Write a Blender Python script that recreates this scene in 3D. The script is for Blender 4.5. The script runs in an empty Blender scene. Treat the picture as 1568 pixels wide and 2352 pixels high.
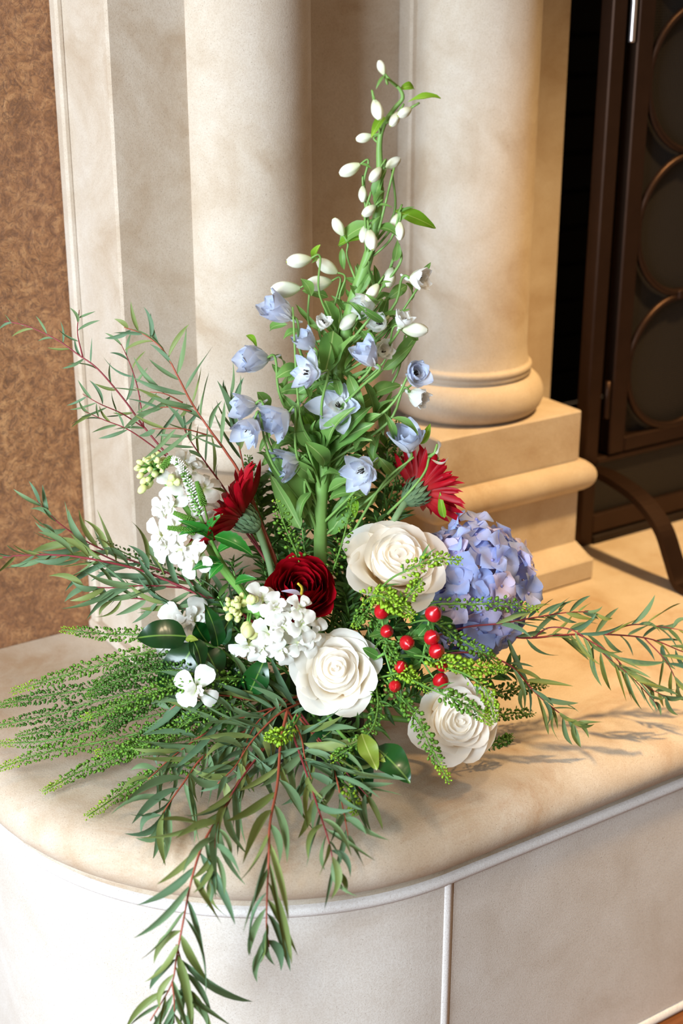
import bpy, math, random
from mathutils import Vector, Matrix
from math import sin, cos, pi, radians, sqrt

# ------------------------------------------------------------------ camera
SC = bpy.context.scene
COL = SC.collection
W, H, FPX = 1568, 2352, 3300.0
PITCH, AZ = radians(21.0), radians(33.2)
ZH = 0.40                                   # top of the hearth above the floor
CAMP = Vector((0, 0, ZH + 0.81))
cam = bpy.data.cameras.new('camera'); camo = bpy.data.objects.new('camera', cam); COL.objects.link(camo)
cam.sensor_fit = 'VERTICAL'; cam.sensor_height = 36.0; cam.sensor_width = 24.0
cam.lens = FPX / H * 36.0
cam.clip_start = 0.05
cam.dof.use_dof = True; cam.dof.focus_distance = 1.50; cam.dof.aperture_fstop = 4.0
camo.location = CAMP; camo.rotation_euler = (pi / 2 - PITCH, 0, -AZ)
SC.camera = camo
SC.cycles.max_bounces = 14; SC.cycles.diffuse_bounces = 8; SC.cycles.transmission_bounces = 12
# ------------------------------------------------------------------ light
SC.view_settings.view_transform = 'Standard'; SC.view_settings.look = 'None'
SC.view_settings.exposure = 0.0; SC.view_settings.gamma = 1.0
SC.view_settings.use_curve_mapping = False
wd = bpy.data.worlds.new('room_light'); SC.world = wd; wd.use_nodes = True
wd.node_tree.nodes['Background'].inputs[0].default_value = (1.0, 0.66, 0.38, 1)
wd.node_tree.nodes['Background'].inputs[1].default_value = 0.25

def aim(o, target):
    d = Vector(target) - o.location
    o.rotation_euler = d.to_track_quat('-Z', 'Y').to_euler()

def area_light(name, loc, target, sx, sy, power, color):
    l = bpy.data.lights.new(name, 'AREA'); l.shape = 'RECTANGLE'; l.size = sx; l.size_y = sy
    l.energy = power; l.color = color
    o = bpy.data.objects.new(name, l); COL.objects.link(o); o.location = loc; aim(o, target); return o

def spot_light(name, loc, target, power, color, angle, blend, rad):
    l = bpy.data.lights.new(name, 'SPOT'); l.energy = power; l.color = color
    l.spot_size = radians(angle); l.spot_blend = blend; l.shadow_soft_size = rad
    o = bpy.data.objects.new(name, l); COL.objects.link(o); o.location = loc; aim(o, target); return o

area_light('window_daylight', (-1.40, 0.30, 1.20), (0.75, 1.25, 0.6), 1.0, 1.5, 136, (0.76, 0.89, 1.0))
spot_light('ceiling_downlight', (1.62, 0.55, 2.75), (1.34, 1.25, 0.46), 380, (1.0, 0.66, 0.29), 29, 0.8, 0.09)
spot_light('ceiling_lamp', (0.55, 0.35, 2.8), (0.78, 1.2, 0.4), 52, (1.0, 0.78, 0.52), 30, 0.9, 0.12)

# ------------------------------------------------------------------ frame helpers
FH = Vector((sin(AZ), cos(AZ), 0)); RT = Vector((cos(AZ), -sin(AZ), 0))
FW = FH * cos(PITCH) + Vector((0, 0, -sin(PITCH))); UP = FH * sin(PITCH) + Vector((0, 0, cos(PITCH)))
M_PX = 1.53 / FPX                            # metres covered by one picture pixel at the flowers

def C(x, y, z):                              # picture right, picture up, towards the viewer
    return (RT * x + UP * y - FW * z).normalized()

HX, HY, HR = 0.417, 0.973, 0.356             # riser left, riser front, corner radius

def over_hearth(p, m=0.0):
    x0, y0 = HX - m, HY - m
    if p.x < x0 or p.y < y0: return False
    cx, cy = HX + HR, HY + HR
    if p.x < cx and p.y < cy:
        return (p.x - cx) ** 2 + (p.y - cy) ** 2 < (HR + m) ** 2
    return True

def P(px, py, D, lift=0.008):                # the point seen at a pixel, D metres in front of the camera (level)
    r = FW + RT * ((px - W / 2) / FPX) - UP * ((py - H / 2) / FPX)
    p = CAMP + r * (D / r.dot(FH))
    if p.z < ZH + lift and over_hearth(p, 0.02):
        q = CAMP + r * ((ZH + lift - CAMP.z) / r.z)
        if over_hearth(q, 0.02): p = q
    return p

def lifted(p, m=0.004):
    if p.z < ZH + m and over_hearth(p, 0.015): p = Vector((p.x, p.y, ZH + m))
    return p

# ------------------------------------------------------------------ materials
def nt(name):
    m = bpy.data.materials.new(name); m.use_nodes = True
    t = m.node_tree; b = t.nodes['Principled BSDF']
    return m, t, b

def N(t, kind, **kw):
    n = t.nodes.new(kind)
    for k, v in kw.items(): setattr(n, k, v)
    return n

def ramp(t, fac, stops):
    r = N(t, 'ShaderNodeValToRGB'); e = r.color_ramp.elements
    while len(e) < len(stops): e.new(0.5)
    for i, (p, c) in enumerate(stops):
        e[i].position = p; e[i].color = (*c, 1)
    t.links.new(fac, r.inputs[0]); return r.outputs[0]

def s2l(c):
    return tuple(((v / 255) / 12.92 if v / 255 <= 0.04045 else ((v / 255 + 0.055) / 1.055) ** 2.4) for v in c)

def mixc(t, fac, a, b, mode='MIX'):
    n = N(t, 'ShaderNodeMix', data_type='RGBA', blend_type=mode)
    for sock, v in ((n.inputs[0], fac), (n.inputs[6], a), (n.inputs[7], b)):
        if hasattr(v, 'links'): t.links.new(v, sock)
        elif isinstance(v, (int, float)): sock.default_value = v
        else: sock.default_value = (*v, 1)
    return n.outputs[2]

def noise(t, scale, detail=4, rough=0.6, vec=None, dist=0.0):
    n = N(t, 'ShaderNodeTexNoise'); n.inputs['Scale'].default_value = scale
    n.inputs['Detail'].default_value = detail; n.inputs['Roughness'].default_value = rough
    n.inputs['Distortion'].default_value = dist
    if vec is not None: t.links.new(vec, n.inputs['Vector'])
    return n.outputs['Fac']

def bump(t, b, h, strength, dist):
    n = N(t, 'ShaderNodeBump'); n.inputs['Strength'].default_value = strength; n.inputs['Distance'].default_value = dist
    t.links.new(h, n.inputs['Height']); t.links.new(n.outputs[0], b.inputs['Normal'])

def translucent(t, b, col, amount):
    out = t.nodes['Material Output']
    tr = N(t, 'ShaderNodeBsdfTranslucent'); mx = N(t, 'ShaderNodeMixShader'); mx.inputs[0].default_value = amount
    t.links.new(col, tr.inputs[0]); t.links.new(b.outputs[0], mx.inputs[1]); t.links.new(tr.outputs[0], mx.inputs[2])
    t.links.new(mx.outputs[0], out.inputs[0])

def petal_mat(name, base, tip, axis='Z', trans=0.3, rough=0.55, p0=0.05, p1=0.9, veins=0.0):
    m, t, b = nt(name)
    tc = N(t, 'ShaderNodeTexCoord'); sp = N(t, 'ShaderNodeSeparateXYZ'); t.links.new(tc.outputs['Generated'], sp.inputs[0])
    col = ramp(t, sp.outputs[axis], [(p0, s2l(base)), (p1, s2l(tip))])
    oi = N(t, 'ShaderNodeObjectInfo')
    hsv = N(t, 'ShaderNodeHueSaturation')
    mr = N(t, 'ShaderNodeMapRange'); mr.inputs[3].default_value = 0.88; mr.inputs[4].default_value = 1.06
    t.links.new(oi.outputs['Random'], mr.inputs[0]); t.links.new(mr.outputs[0], hsv.inputs['Value']); t.links.new(col, hsv.inputs['Color'])
    col = hsv.outputs[0]
    if veins:
        mp = N(t, 'ShaderNodeMapping'); mp.inputs['Scale'].default_value = (16, 1.2, 1.2); t.links.new(tc.outputs['Generated'], mp.inputs[0])
        nz = noise(t, 3.0, 3, 0.6, mp.outputs[0])
        col = mixc(t, nz, col, mixc(t, veins, col, tuple(0.62 * v for v in s2l(base))))
    t.links.new(col, b.inputs['Base Color']); b.inputs['Roughness'].default_value = rough
    b.inputs['Specular IOR Level'].default_value = 0.25
    translucent(t, b, col, trans)
    return m

def leaf_mat(name, a, c, rough=0.5, trans=0.22, rib=None, spec=0.4, coat=0.0):
    m, t, b = nt(name)
    oi = N(t, 'ShaderNodeObjectInfo'); tc = N(t, 'ShaderNodeTexCoord')
    col = mixc(t, oi.outputs['Random'], s2l(a), s2l(c))
    nz = noise(t, 7.0, 3, 0.6, tc.outputs['Generated'])
    col = mixc(t, nz, mixc(t, 0.25, col, s2l(a)), mixc(t, 0.25, col, s2l(c)))
    if rib:
        sp = N(t, 'ShaderNodeSeparateXYZ'); t.links.new(tc.outputs['Generated'], sp.inputs[0])
        d = N(t, 'ShaderNodeMath', operation='SUBTRACT'); t.links.new(sp.outputs['X'], d.inputs[0]); d.inputs[1].default_value = 0.5
        ab = N(t, 'ShaderNodeMath', operation='ABSOLUTE'); t.links.new(d.outputs[0], ab.inputs[0])
        f = ramp(t, ab.outputs[0], [(0.012, (1, 1, 1)), (0.035, (0, 0, 0))])
        col = mixc(t, f, col, s2l(rib))
    t.links.new(col, b.inputs['Base Color']); b.inputs['Roughness'].default_value = rough
    b.inputs['Specular IOR Level'].default_value = spec; b.inputs['Coat Weight'].default_value = coat; b.inputs['Coat Roughness'].default_value = 0.12
    translucent(t, b, col, trans)
    return m

def plain_mat(name, c, rough=0.5, metal=0.0, spec=0.4, vary=0.0, scale=40):
    m, t, b = nt(name)
    if vary:
        tc = N(t, 'ShaderNodeTexCoord'); nz = noise(t, scale, 4, 0.65, tc.outputs['Object'])
        col = mixc(t, nz, tuple(v * (1 - vary) for v in s2l(c)), tuple(min(1, v * (1 + vary)) for v in s2l(c)))
        t.links.new(col, b.inputs['Base Color'])
    else: b.inputs['Base Color'].default_value = (*s2l(c), 1)
    b.inputs['Roughness'].default_value = rough; b.inputs['Metallic'].default_value = metal
    b.inputs['Specular IOR Level'].default_value = spec
    return m

def stone_mat(name, light, dark, warm, stain=False):
    m, t, b = nt(name)
    tc = N(t, 'ShaderNodeTexCoord'); v = tc.outputs['Object']
    big = noise(t, 7, 5, 0.62, v, 0.6); mid = noise(t, 26, 5, 0.7, v, 0.3); fine = noise(t, 520, 2, 0.6, v); spk = noise(t, 950, 1, 0.5, v)
    c = ramp(t, big, [(0.34, s2l(dark)), (0.5, s2l(light)), (0.68, s2l(warm))])
    c = mixc(t, ramp(t, mid, [(0.35, (0.36, 0.36, 0.36)), (0.68, (0, 0, 0))]), c, s2l(dark))
    c = mixc(t, ramp(t, fine, [(0.42, (0.16, 0.16, 0.16)), (0.56, (0, 0, 0))]), c, s2l((150, 126, 102)))
    c = mixc(t, ramp(t, spk, [(0.27, (0.55, 0.55, 0.55)), (0.33, (0, 0, 0))]), c, s2l((112, 90, 70)))
    if stain:
        st = noise(t, 5.5, 6, 0.75, v, 1.2)
        c = mixc(t, ramp(t, st, [(0.50, (0, 0, 0)), (0.72, (0.55, 0.55, 0.55))]), c, s2l((160, 116, 76)))
        # grey pitted spots on the left of the slab
        for (x, y, r) in ((0.545, 1.262, 0.017), (0.577, 1.249, 0.010), (0.602, 1.247, 0.011), (0.655, 1.184, 0.006)):
            d = N(t, 'ShaderNodeVectorMath', operation='DISTANCE'); t.links.new(v, d.inputs[0]); d.inputs[1].default_value = (x, y, ZH)
            k = N(t, 'ShaderNodeMath', operation='DIVIDE'); t.links.new(d.outputs['Value'], k.inputs[0]); k.inputs[1].default_value = r
            nn = noise(t, 420, 3, 0.7, v)
            su = N(t, 'ShaderNodeMath', operation='ADD'); t.links.new(k.outputs[0], su.inputs[0]); t.links.new(nn, su.inputs[1])
            c = mixc(t, ramp(t, su.outputs[0], [(0.7, (0.7, 0.7, 0.7)), (1.35, (0, 0, 0))]), c, s2l((108, 96, 92)))
    t.links.new(c, b.inputs['Base Color']); b.inputs['Roughness'].default_value = 0.72; b.inputs['Specular IOR Level'].default_value = 0.3
    ad = N(t, 'ShaderNodeMath', operation='ADD'); t.links.new(mid, ad.inputs[0]); t.links.new(fine, ad.inputs[1])
    bump(t, b, ad.outputs[0], 0.12, 0.002)
    return m

MAT = {}
MAT['stone'] = stone_mat('cream_limestone', (196, 182, 165), (176, 156, 134), (203, 192, 179))
MAT['slab'] = stone_mat('hearth_limestone', (198, 182, 163), (180, 158, 133), (206, 194, 179), True)
MAT['riser'] = stone_mat('riser_limestone', (209, 202, 194), (197, 187, 176), (215, 210, 204))
MAT['mortar'] = stone_mat('pale_mortar', (214, 209, 206), (205, 199, 195), (220, 216, 213))
def plaster():
    m, t, b = nt('brown_troweled_plaster')
    tc = N(t, 'ShaderNodeTexCoord'); v = tc.outputs['Object']
    a = noise(t, 38, 6, 0.75, v, 1.6); c2 = noise(t, 120, 5, 0.75, v, 2.0); big = noise(t, 4, 3, 0.5, v)
    c = ramp(t, a, [(0.36, s2l((108, 70, 40))), (0.50, s2l((150, 102, 62))), (0.64, s2l((180, 132, 86)))])
    c = mixc(t, ramp(t, c2, [(0.38, (0.8, 0.8, 0.8)), (0.52, (0, 0, 0))]), c, s2l((92, 62, 42)))
    c = mixc(t, ramp(t, big, [(0.4, (0, 0, 0)), (0.7, (0.4, 0.4, 0.4))]), c, s2l((130, 88, 64)))
    t.links.new(c, b.inputs['Base Color']); b.inputs['Roughness'].default_value = 0.62
    ad = N(t, 'ShaderNodeMath', operation='ADD'); t.links.new(a, ad.inputs[0]); t.links.new(c2, ad.inputs[1])
    bump(t, b, ad.outputs[0], 0.4, 0.004)
    return m
MAT['plaster'] = plaster()
def wood():
    m, t, b = nt('brown_wood_floor')
    tc = N(t, 'ShaderNodeTexCoord'); mp = N(t, 'ShaderNodeMapping'); mp.inputs['Scale'].default_value = (3, 40, 3)
    t.links.new(tc.outputs['Object'], mp.inputs[0]); nz = noise(t, 3, 5, 0.6, mp.outputs[0], 0.6)
    oi = N(t, 'ShaderNodeObjectInfo')
    c = ramp(t, nz, [(0.3, s2l((84, 44, 18))), (0.7, s2l((140, 84, 40)))])
    t.links.new(mixc(t, oi.outputs['Random'], c, s2l((110, 62, 28))), b.inputs['Base Color']); b.inputs['Roughness'].default_value = 0.35
    return m
MAT['wood'] = wood()
MAT['iron'] = plain_mat('bronzed_iron', (56, 38, 28), 0.42, 0.75, 0.4, 0.25, 30)
MAT['iron_dark'] = plain_mat('dark_iron', (42, 32, 27), 0.5, 0.6, 0.4, 0.2, 30)
def screen_mesh():
    m, t, b = nt('woven_wire_mesh')
    tc = N(t, 'ShaderNodeTexCoord'); v = tc.outputs['Object']
    w1 = N(t, 'ShaderNodeTexWave', bands_direction='X'); w1.inputs['Scale'].default_value = 90; t.links.new(v, w1.inputs[0])
    w2 = N(t, 'ShaderNodeTexWave', bands_direction='Z'); w2.inputs['Scale'].default_value = 90; t.links.new(v, w2.inputs[0])
    mu = N(t, 'ShaderNodeMath', operation='MAXIMUM'); t.links.new(w1.outputs[1], mu.inputs[0]); t.links.new(w2.outputs[1], mu.inputs[1])
    t.links.new(ramp(t, mu.outputs[0], [(0.5, s2l((12, 10, 9))), (0.95, s2l((40, 33, 28)))]), b.inputs['Base Color'])
    b.inputs['Roughness'].default_value = 0.6; b.inputs['Metallic'].default_value = 0.3
    bump(t, b, mu.outputs[0], 0.5, 0.001)
    return m
MAT['mesh'] = screen_mesh()
MAT['soot'] = plain_mat('sooty_firebrick', (30, 27, 25), 0.9, 0, 0.2, 0.5, 25)
MAT['bright'] = plain_mat('polished_steel', (190, 180, 180), 0.25, 0.9)

MAT['euc'] = leaf_mat('eucalyptus_leaf', (86, 120, 92), (120, 146, 96), 0.6, 0.25)
MAT['euc_olive'] = leaf_mat('eucalyptus_leaf_olive', (106, 124, 64), (132, 146, 84), 0.55, 0.2)
MAT['euc_stem'] = plain_mat('eucalyptus_red_twig', (158, 78, 58), 0.5, 0, 0.4, 0.25, 30)
MAT['euc_stem2'] = plain_mat('eucalyptus_wine_twig', (132, 50, 56), 0.5, 0, 0.4, 0.2, 30)
MAT['gloss'] = leaf_mat('glossy_dark_leaf', (8, 46, 18), (20, 76, 24), 0.3, 0.10, (96, 130, 56), 0.5, 0.22)
MAT['gloss_young'] = leaf_mat('glossy_young_leaf', (112, 136, 42), (140, 156, 60), 0.4, 0.2, (170, 180, 100))
MAT['del_leaf'] = leaf_mat('delphinium_leaf', (92, 138, 62), (124, 164, 84), 0.5, 0.3, (158, 186, 112))
MAT['del_leaf_new'] = leaf_mat('delphinium_young_leaf', (110, 160, 34), (142, 184, 52), 0.5, 0.32, (170, 200, 90))
MAT['del_stem'] = plain_mat('delphinium_stem', (112, 150, 76), 0.5, 0, 0.4, 0.15, 60)
MAT['green_stem'] = plain_mat('green_stem', (108, 158, 72), 0.5, 0, 0.4, 0.15, 60)
MAT['filler'] = leaf_mat('filler_leaf', (48, 84, 34), (82, 118, 50), 0.5, 0.2)
MAT['pod'] = plain_mat('pepper_grass_pod', (96, 138, 46), 0.5, 0, 0.3, 0.35, 60)
MAT['pod_dark'] = plain_mat('pepper_grass_pod_deep', (72, 112, 42), 0.5, 0, 0.3, 0.35, 60)
MAT['pod_lime'] = plain_mat('pepper_grass_tip', (140, 176, 46), 0.5, 0, 0.3, 0.25, 80)
MAT['pod_stem'] = plain_mat('pepper_grass_stem', (96, 136, 58), 0.5, 0, 0.3)
MAT['rose'] = petal_mat('ivory_rose_petal', (254, 238, 206), (255, 251, 243), 'Z', 0.5, 0.5, 0.2, 0.8)
MAT['ranun'] = petal_mat('crimson_ranunculus_petal', (112, 2, 14), (176, 10, 30), 'Z', 0.25, 0.45, 0.1, 0.95)
MAT['gerb'] = petal_mat('red_gerbera_petal', (196, 52, 52), (170, 10, 30), 'Y', 0.25, 0.45, 0.0, 0.5)
MAT['calyx'] = leaf_mat('gerbera_calyx', (92, 124, 90), (120, 148, 108), 0.7, 0.1)
MAT['gerb_stem'] = plain_mat('gerbera_stem', (122, 150, 104), 0.7, 0, 0.3, 0.15, 60)
MAT['stock'] = petal_mat('white_stock_petal', (214, 224, 164), (241, 240, 234), 'Y', 0.35, 0.6, 0.0, 0.45)
MAT['stock_bud'] = plain_mat('stock_bud', (212, 220, 150), 0.6, 0, 0.3, 0.25, 90)
MAT['del_blue'] = petal_mat('pale_blue_delphinium_petal', (246, 247, 250), (198, 212, 240), 'Y', 0.45, 0.55, 0.2, 1.05, 0.25)
MAT['del_white'] = petal_mat('white_delphinium_petal', (238, 242, 214), (249, 250, 250), 'Y', 0.45, 0.55, 0.0, 0.5, 0.1)
MAT['del_bud'] = petal_mat('delphinium_bud', (226, 234, 190), (244, 244, 230), 'Y', 0.2, 0.55, 0.0, 0.6, 0.3)
MAT['del_bud_tip'] = plain_mat('bud_tip_green', (176, 190, 84), 0.6)
MAT['stamen'] = plain_mat('dark_stamen', (46, 34, 26), 0.7)
MAT['hyd'] = petal_mat('periwinkle_hydrangea_petal', (194, 202, 244), (162, 184, 242), 'Y', 0.3, 0.55, 0.1, 0.9, 0.3)
MAT['hyd2'] = petal_mat('lilac_hydrangea_petal', (216, 206, 234), (208, 202, 236), 'Y', 0.3, 0.55, 0.1, 0.9, 0.3)
MAT['hyd_eye'] = plain_mat('hydrangea_eye', (150, 150, 208), 0.5)
MAT['berry'] = plain_mat('red_hypericum_berry', (178, 14, 28), 0.25, 0, 0.5, 0.2, 30)
MAT['berry_tip'] = plain_mat('berry_tip', (90, 20, 16), 0.6)
MAT['sepal'] = leaf_mat('hypericum_leaf', (62, 118, 50), (92, 140, 62), 0.45, 0.25, (150, 180, 110))
MAT['ver_white'] = plain_mat('veronica_white_bud', (240, 242, 232), 0.6)
MAT['ver_green'] = plain_mat('veronica_green_spike', (92, 136, 50), 0.6, 0, 0.3, 0.2, 60)
MAT['ver_leaf'] = leaf_mat('veronica_leaf', (30, 106, 30), (48, 128, 42), 0.35, 0.25, (110, 160, 80), 0.5, 0.15)
MAT['foam'] = plain_mat('floral_foam', (34, 58, 34), 0.95, 0, 0.1, 0.3, 80)
MAT['tray'] = plain_mat('black_plastic_tray', (18, 22, 18), 0.5)
MAT['yellow'] = plain_mat('yellow_stamen', (214, 190, 60), 0.6)

# ------------------------------------------------------------------ meshes and things
def mesh_of(name, v, f, mat, smooth=True):
    me = bpy.data.meshes.new(name); me.from_pydata([tuple(p) for p in v], [], f)
    if smooth: me.polygons.foreach_set('use_smooth', [True] * len(me.polygons))
    if mat is not None: me.materials.append(MAT[mat] if isinstance(mat, str) else mat)
    me.update(); return me

def thing(name, loc, label, cat, group=None, kind=None):
    o = bpy.data.objects.new(name, None); COL.objects.link(o); o.location = loc; o.empty_display_size = 0.02
    o['label'] = label; o['category'] = cat
    if group: o['group'] = group
    o['kind'] = kind or 'thing'
    o['_w'] = [c for r in Matrix.Translation(loc) for c in r]
    return o

def wmat(o):
    a = o['_w']; return Matrix([a[0:4], a[4:8], a[8:12], a[12:16]])

def part(parent, name, me, M=None, kind=None, label=None):
    """a child given by its mesh and world matrix"""
    o = bpy.data.objects.new(name, me); COL.objects.link(o); o.parent = parent
    M = M if M is not None else Matrix.Identity(4)
    o.matrix_basis = wmat(parent).inverted() @ M
    o['_w'] = [c for r in M for c in r]
    if kind: o['kind'] = kind
    if label: o['label'] = label
    return o

def clean():
    for o in SC.objects:
        if '_w' in o: del o['_w']

def at_origin(v, B):                          # world verts -> verts around B
    return [p - B for p in v]

def meshpart(parent, name, v, f, mat, B=None, **kw):
    B = B if B is not None else wmat(parent).translation
    return part(parent, name, mesh_of(name, at_origin(v, B), f, mat, kw.pop('smooth', True)), Matrix.Translation(B), **kw)

def box(x0, x1, y0, y1, z0, z1, bev=0.0):
    if bev <= 0:
        v = [Vector((x, y, z)) for z in (z0, z1) for y in (y0, y1) for x in (x0, x1)]
        f = [(0, 2, 3, 1), (4, 5, 7, 6), (0, 1, 5, 4), (2, 6, 7, 3), (0, 4, 6, 2), (1, 3, 7, 5)]
        return v, f
    v, f = [], []
    rings = [(z0, bev), (z0 + bev, 0), (z1 - bev, 0), (z1, bev)]
    def ring(z, i):
        b = bev
        return [Vector(p + (z,)) for p in ((x0 + b, y0 + i), (x1 - b, y0 + i), (x1 - i, y0 + b), (x1 - i, y1 - b), (x1 - b, y1 - i), (x0 + b, y1 - i), (x0 + i, y1 - b), (x0 + i, y0 + b))]
    for z, i in rings: v += ring(z, i)
    for k in range(3):
        for j in range(8):
            a, c = k * 8 + j, k * 8 + (j + 1) % 8
            f.append((a, c, c + 8, a + 8))
    f.append(tuple(range(7, -1, -1))); f.append(tuple(range(24, 32)))
    return v, f

def lathe(prof, cx, cy, n=48, a0=0, a1=2 * pi, wob=None):
    v, f = [], []
    full = abs(a1 - a0 - 2 * pi) < 1e-6
    m = n if full else n + 1
    for r, z in prof:
        for j in range(m):
            a = a0 + (a1 - a0) * j / n
            v.append(Vector((cx + r * cos(a), cy + r * sin(a), z)))
    for i in range(len(prof) - 1):
        for j in range(n):
            b, c = i * m + j, i * m + (j + 1) % m
            f.append((b, c, c + m, b + m))
    return v, f

def catmull(pts, n=6):
    pts = [Vector(p) for p in pts]
    if len(pts) == 2: return [pts[0].lerp(pts[1], i / n) for i in range(n + 1)]
    e = [pts[0] * 2 - pts[1]] + pts + [pts[-1] * 2 - pts[-2]]
    out = []
    for i in range(1, len(e) - 2):
        a, b, c, d = e[i - 1:i + 3]
        for k in range(n):
            t = k / n
            out.append(0.5 * ((2 * b) + (c - a) * t + (2 * a - 5 * b + 4 * c - d) * t * t + (3 * b - a - 3 * c + d) * t ** 3))
    out.append(pts[-1]); return out

def tube(pts, r0, r1, sides=6, cap=True, rf=None):
    v, f = [], []; n = len(pts)
    up = Vector((0.3, 0.2, 0.9))
    for i, p in enumerate(pts):
        tg = (pts[min(i + 1, n - 1)] - pts[max(i - 1, 0)])
        tg = tg.normalized() if tg.length > 1e-9 else Vector((0, 0, 1))
        a = tg.cross(up)
        if a.length < 1e-3: a = tg.cross(Vector((1, 0, 0)))
        a.normalize(); b = tg.cross(a)
        t = i / (n - 1); r = rf(t) if rf else r0 + (r1 - r0) * t
        for j in range(sides):
            w = 2 * pi * j / sides; v.append(p + (a * cos(w) + b * sin(w)) * r)
    for i in range(n - 1):
        for j in range(sides):
            c = i * sides + j; d = i * sides + (j + 1) % sides
            f.append((c, d, d + sides, c + sides))
    if cap:
        f.append(tuple(range(sides - 1, -1, -1))); f.append(tuple(range((n - 1) * sides, n * sides)))
    return v, f

def add(acc, vf):
    k = len(acc[0]); acc[0].extend(vf[0]); acc[1].extend(tuple(i + k for i in q) for q in vf[1])

def frame(p0, p1, nrm, wid=1.0, ln=None):
    """matrix: local Y from p0 to p1, local Z near nrm, X scaled by wid"""
    y = p1 - p0; L = y.length if ln is None else ln
    y = y.normalized()
    z = nrm - y * nrm.dot(y)
    if z.length < 1e-4: z = Vector((0.1, 0.2, 1)) - y * y.dot(Vector((0.1, 0.2, 1)))
    z.normalize(); x = y.cross(z)
    return Matrix(((x.x * wid, y.x * L, z.x * L, p0.x), (x.y * wid, y.y * L, z.y * L, p0.y), (x.z * wid, y.z * L, z.z * L, p0.z), (0, 0, 0, 1)))

def leaf_shape(kind='lance', sickle=0.0, arch=0.0, fold=0.12, wavy=0.0, seg=8, teeth=0, twist=0.0):
    """unit leaf: length 1 on +Y, width 1 on X"""
    v, f = [], []
    for i in range(seg + 1):
        t = i / seg
        if kind == 'lance': w = (sin(pi * min(1, t ** 0.8)) ** 0.75) * (1 - 0.25 * t)
        elif kind == 'ovate': w = (sin(pi * t ** 0.75) ** 0.7)
        elif kind == 'obov': w = (sin(pi * t ** 1.25) ** 0.7)
        elif kind == 'strap': w = min(1, t * 5 + 0.35) * (1 - t ** 4) ** 0.6
        elif kind == 'round': w = (sin(pi * (0.06 + 0.94 * t) ** 1.1) ** 0.5)
        else: w = sin(pi * t)
        w = max(w, 0.02) * 0.5
        if teeth and i % 2: w *= 0.9
        zc = arch * 4 * t * (1 - t); xs = sickle * 4 * t * (1 - t)
        a = twist * t
        wv = wavy * sin(t * 11)
        for s in (-1, 0, 1):
            x = s * w; z = fold * abs(x) * 1.0 + wv * s * 0.15
            v.append(Vector((x * cos(a) + xs, t, zc + z * 0.5 + x * sin(a) * 0.25)))
    for i in range(seg):
        for s in (0, 1):
            a = i * 3 + s; f.append((a, a + 1, a + 4, a + 3))
    return v, f

_cache = {}
def leafmesh(mat, key, **kw):
    k = (mat, key)
    if k not in _cache: _cache[k] = mesh_of('leaf_blade', *leaf_shape(**kw), mat)
    return _cache[k]

EUC = [dict(kind='lance', sickle=s, arch=a, fold=0.2, seg=8, twist=tw) for s, a, tw in ((0.7, 0.04, 0.6), (-0.6, -0.03, -0.5), (0.2, 0.07, 1.0), (-0.25, -0.07, 0.3), (1.1, 0.03, -0.6), (-1.0, 0.04, 0.6))]
def sickled(d, wid_ratio):
    d = dict(d); return d
# sickle is measured in leaf widths, since X is scaled by the width
# ------------------------------------------------------------------ THE ROOM
def struct(name, v, f, mat, label=None, smooth=False):
    o = bpy.data.objects.new(name, mesh_of(name, v, f, mat, smooth)); COL.objects.link(o); o['kind'] = 'structure'
    o['_w'] = [c for r in Matrix.Identity(4) for c in r]
    if label: o['label'] = label
    return o

fl = struct('floor', *box(-3.0, 3.6, -2.0, 1.70, -0.06, -0.016), 'wood', 'brown wooden floor below the hearth')
pl_me = mesh_of('plank', *box(-1.1, 1.1, -0.059, 0.059, -0.016, 0.0, 0.002), 'wood', False)
rnd = random.Random(3)
for j in range(14):
    for i in range(3):
        part(fl, 'plank', pl_me, Matrix.Translation((-1.9 + i * 2.2 + (0.7 if j % 2 else 0), -0.62 + j * 0.1195, 0)))
wl = struct('wall_left', *box(-1.6, 0.70, 1.60, 1.72, 0, 2.4), 'plaster', 'brown troweled plaster wall left of the fireplace')

# hearth: footprint offset outward by m, as a polyline from the wall on the left round to the right end
def foot(m, n=72, back=1.598, right=2.7):
    cx, cy, r = HX + HR, HY + HR, HR + m
    pts = [(cx - r, back)]
    for i in range(n + 1):
        a = pi + (pi / 2) * i / n
        pts.append((cx + r * cos(a), cy + r * sin(a)))
    pts.append((1.4, cy - r)); pts.append((right, cy - r))
    return pts
hearth = thing('hearth', (1.2, 1.3, 0), 'raised cream limestone hearth with a rounded corner and bullnose edge', 'hearth')
prof = [(-0.10, ZH)]
for i in range(17):
    a = pi / 2 - pi * i / 16 * 0.93
    prof.append((-0.030 + 0.043 * cos(a), ZH - 0.030 + 0.030 * sin(a)))
prof += [(-0.004, ZH - 0.0605), (-0.05, ZH - 0.0605)]
v, f = [], []
for m, z in prof:
    ring = foot(m)
    v += [Vector((x, y, z)) for x, y in ring]
k = len(foot(0))
for i in range(len(prof) - 1):
    for j in range(k - 1):
        a = i * k + j; f.append((a + k, a + k + 1, a + 1, a))
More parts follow.
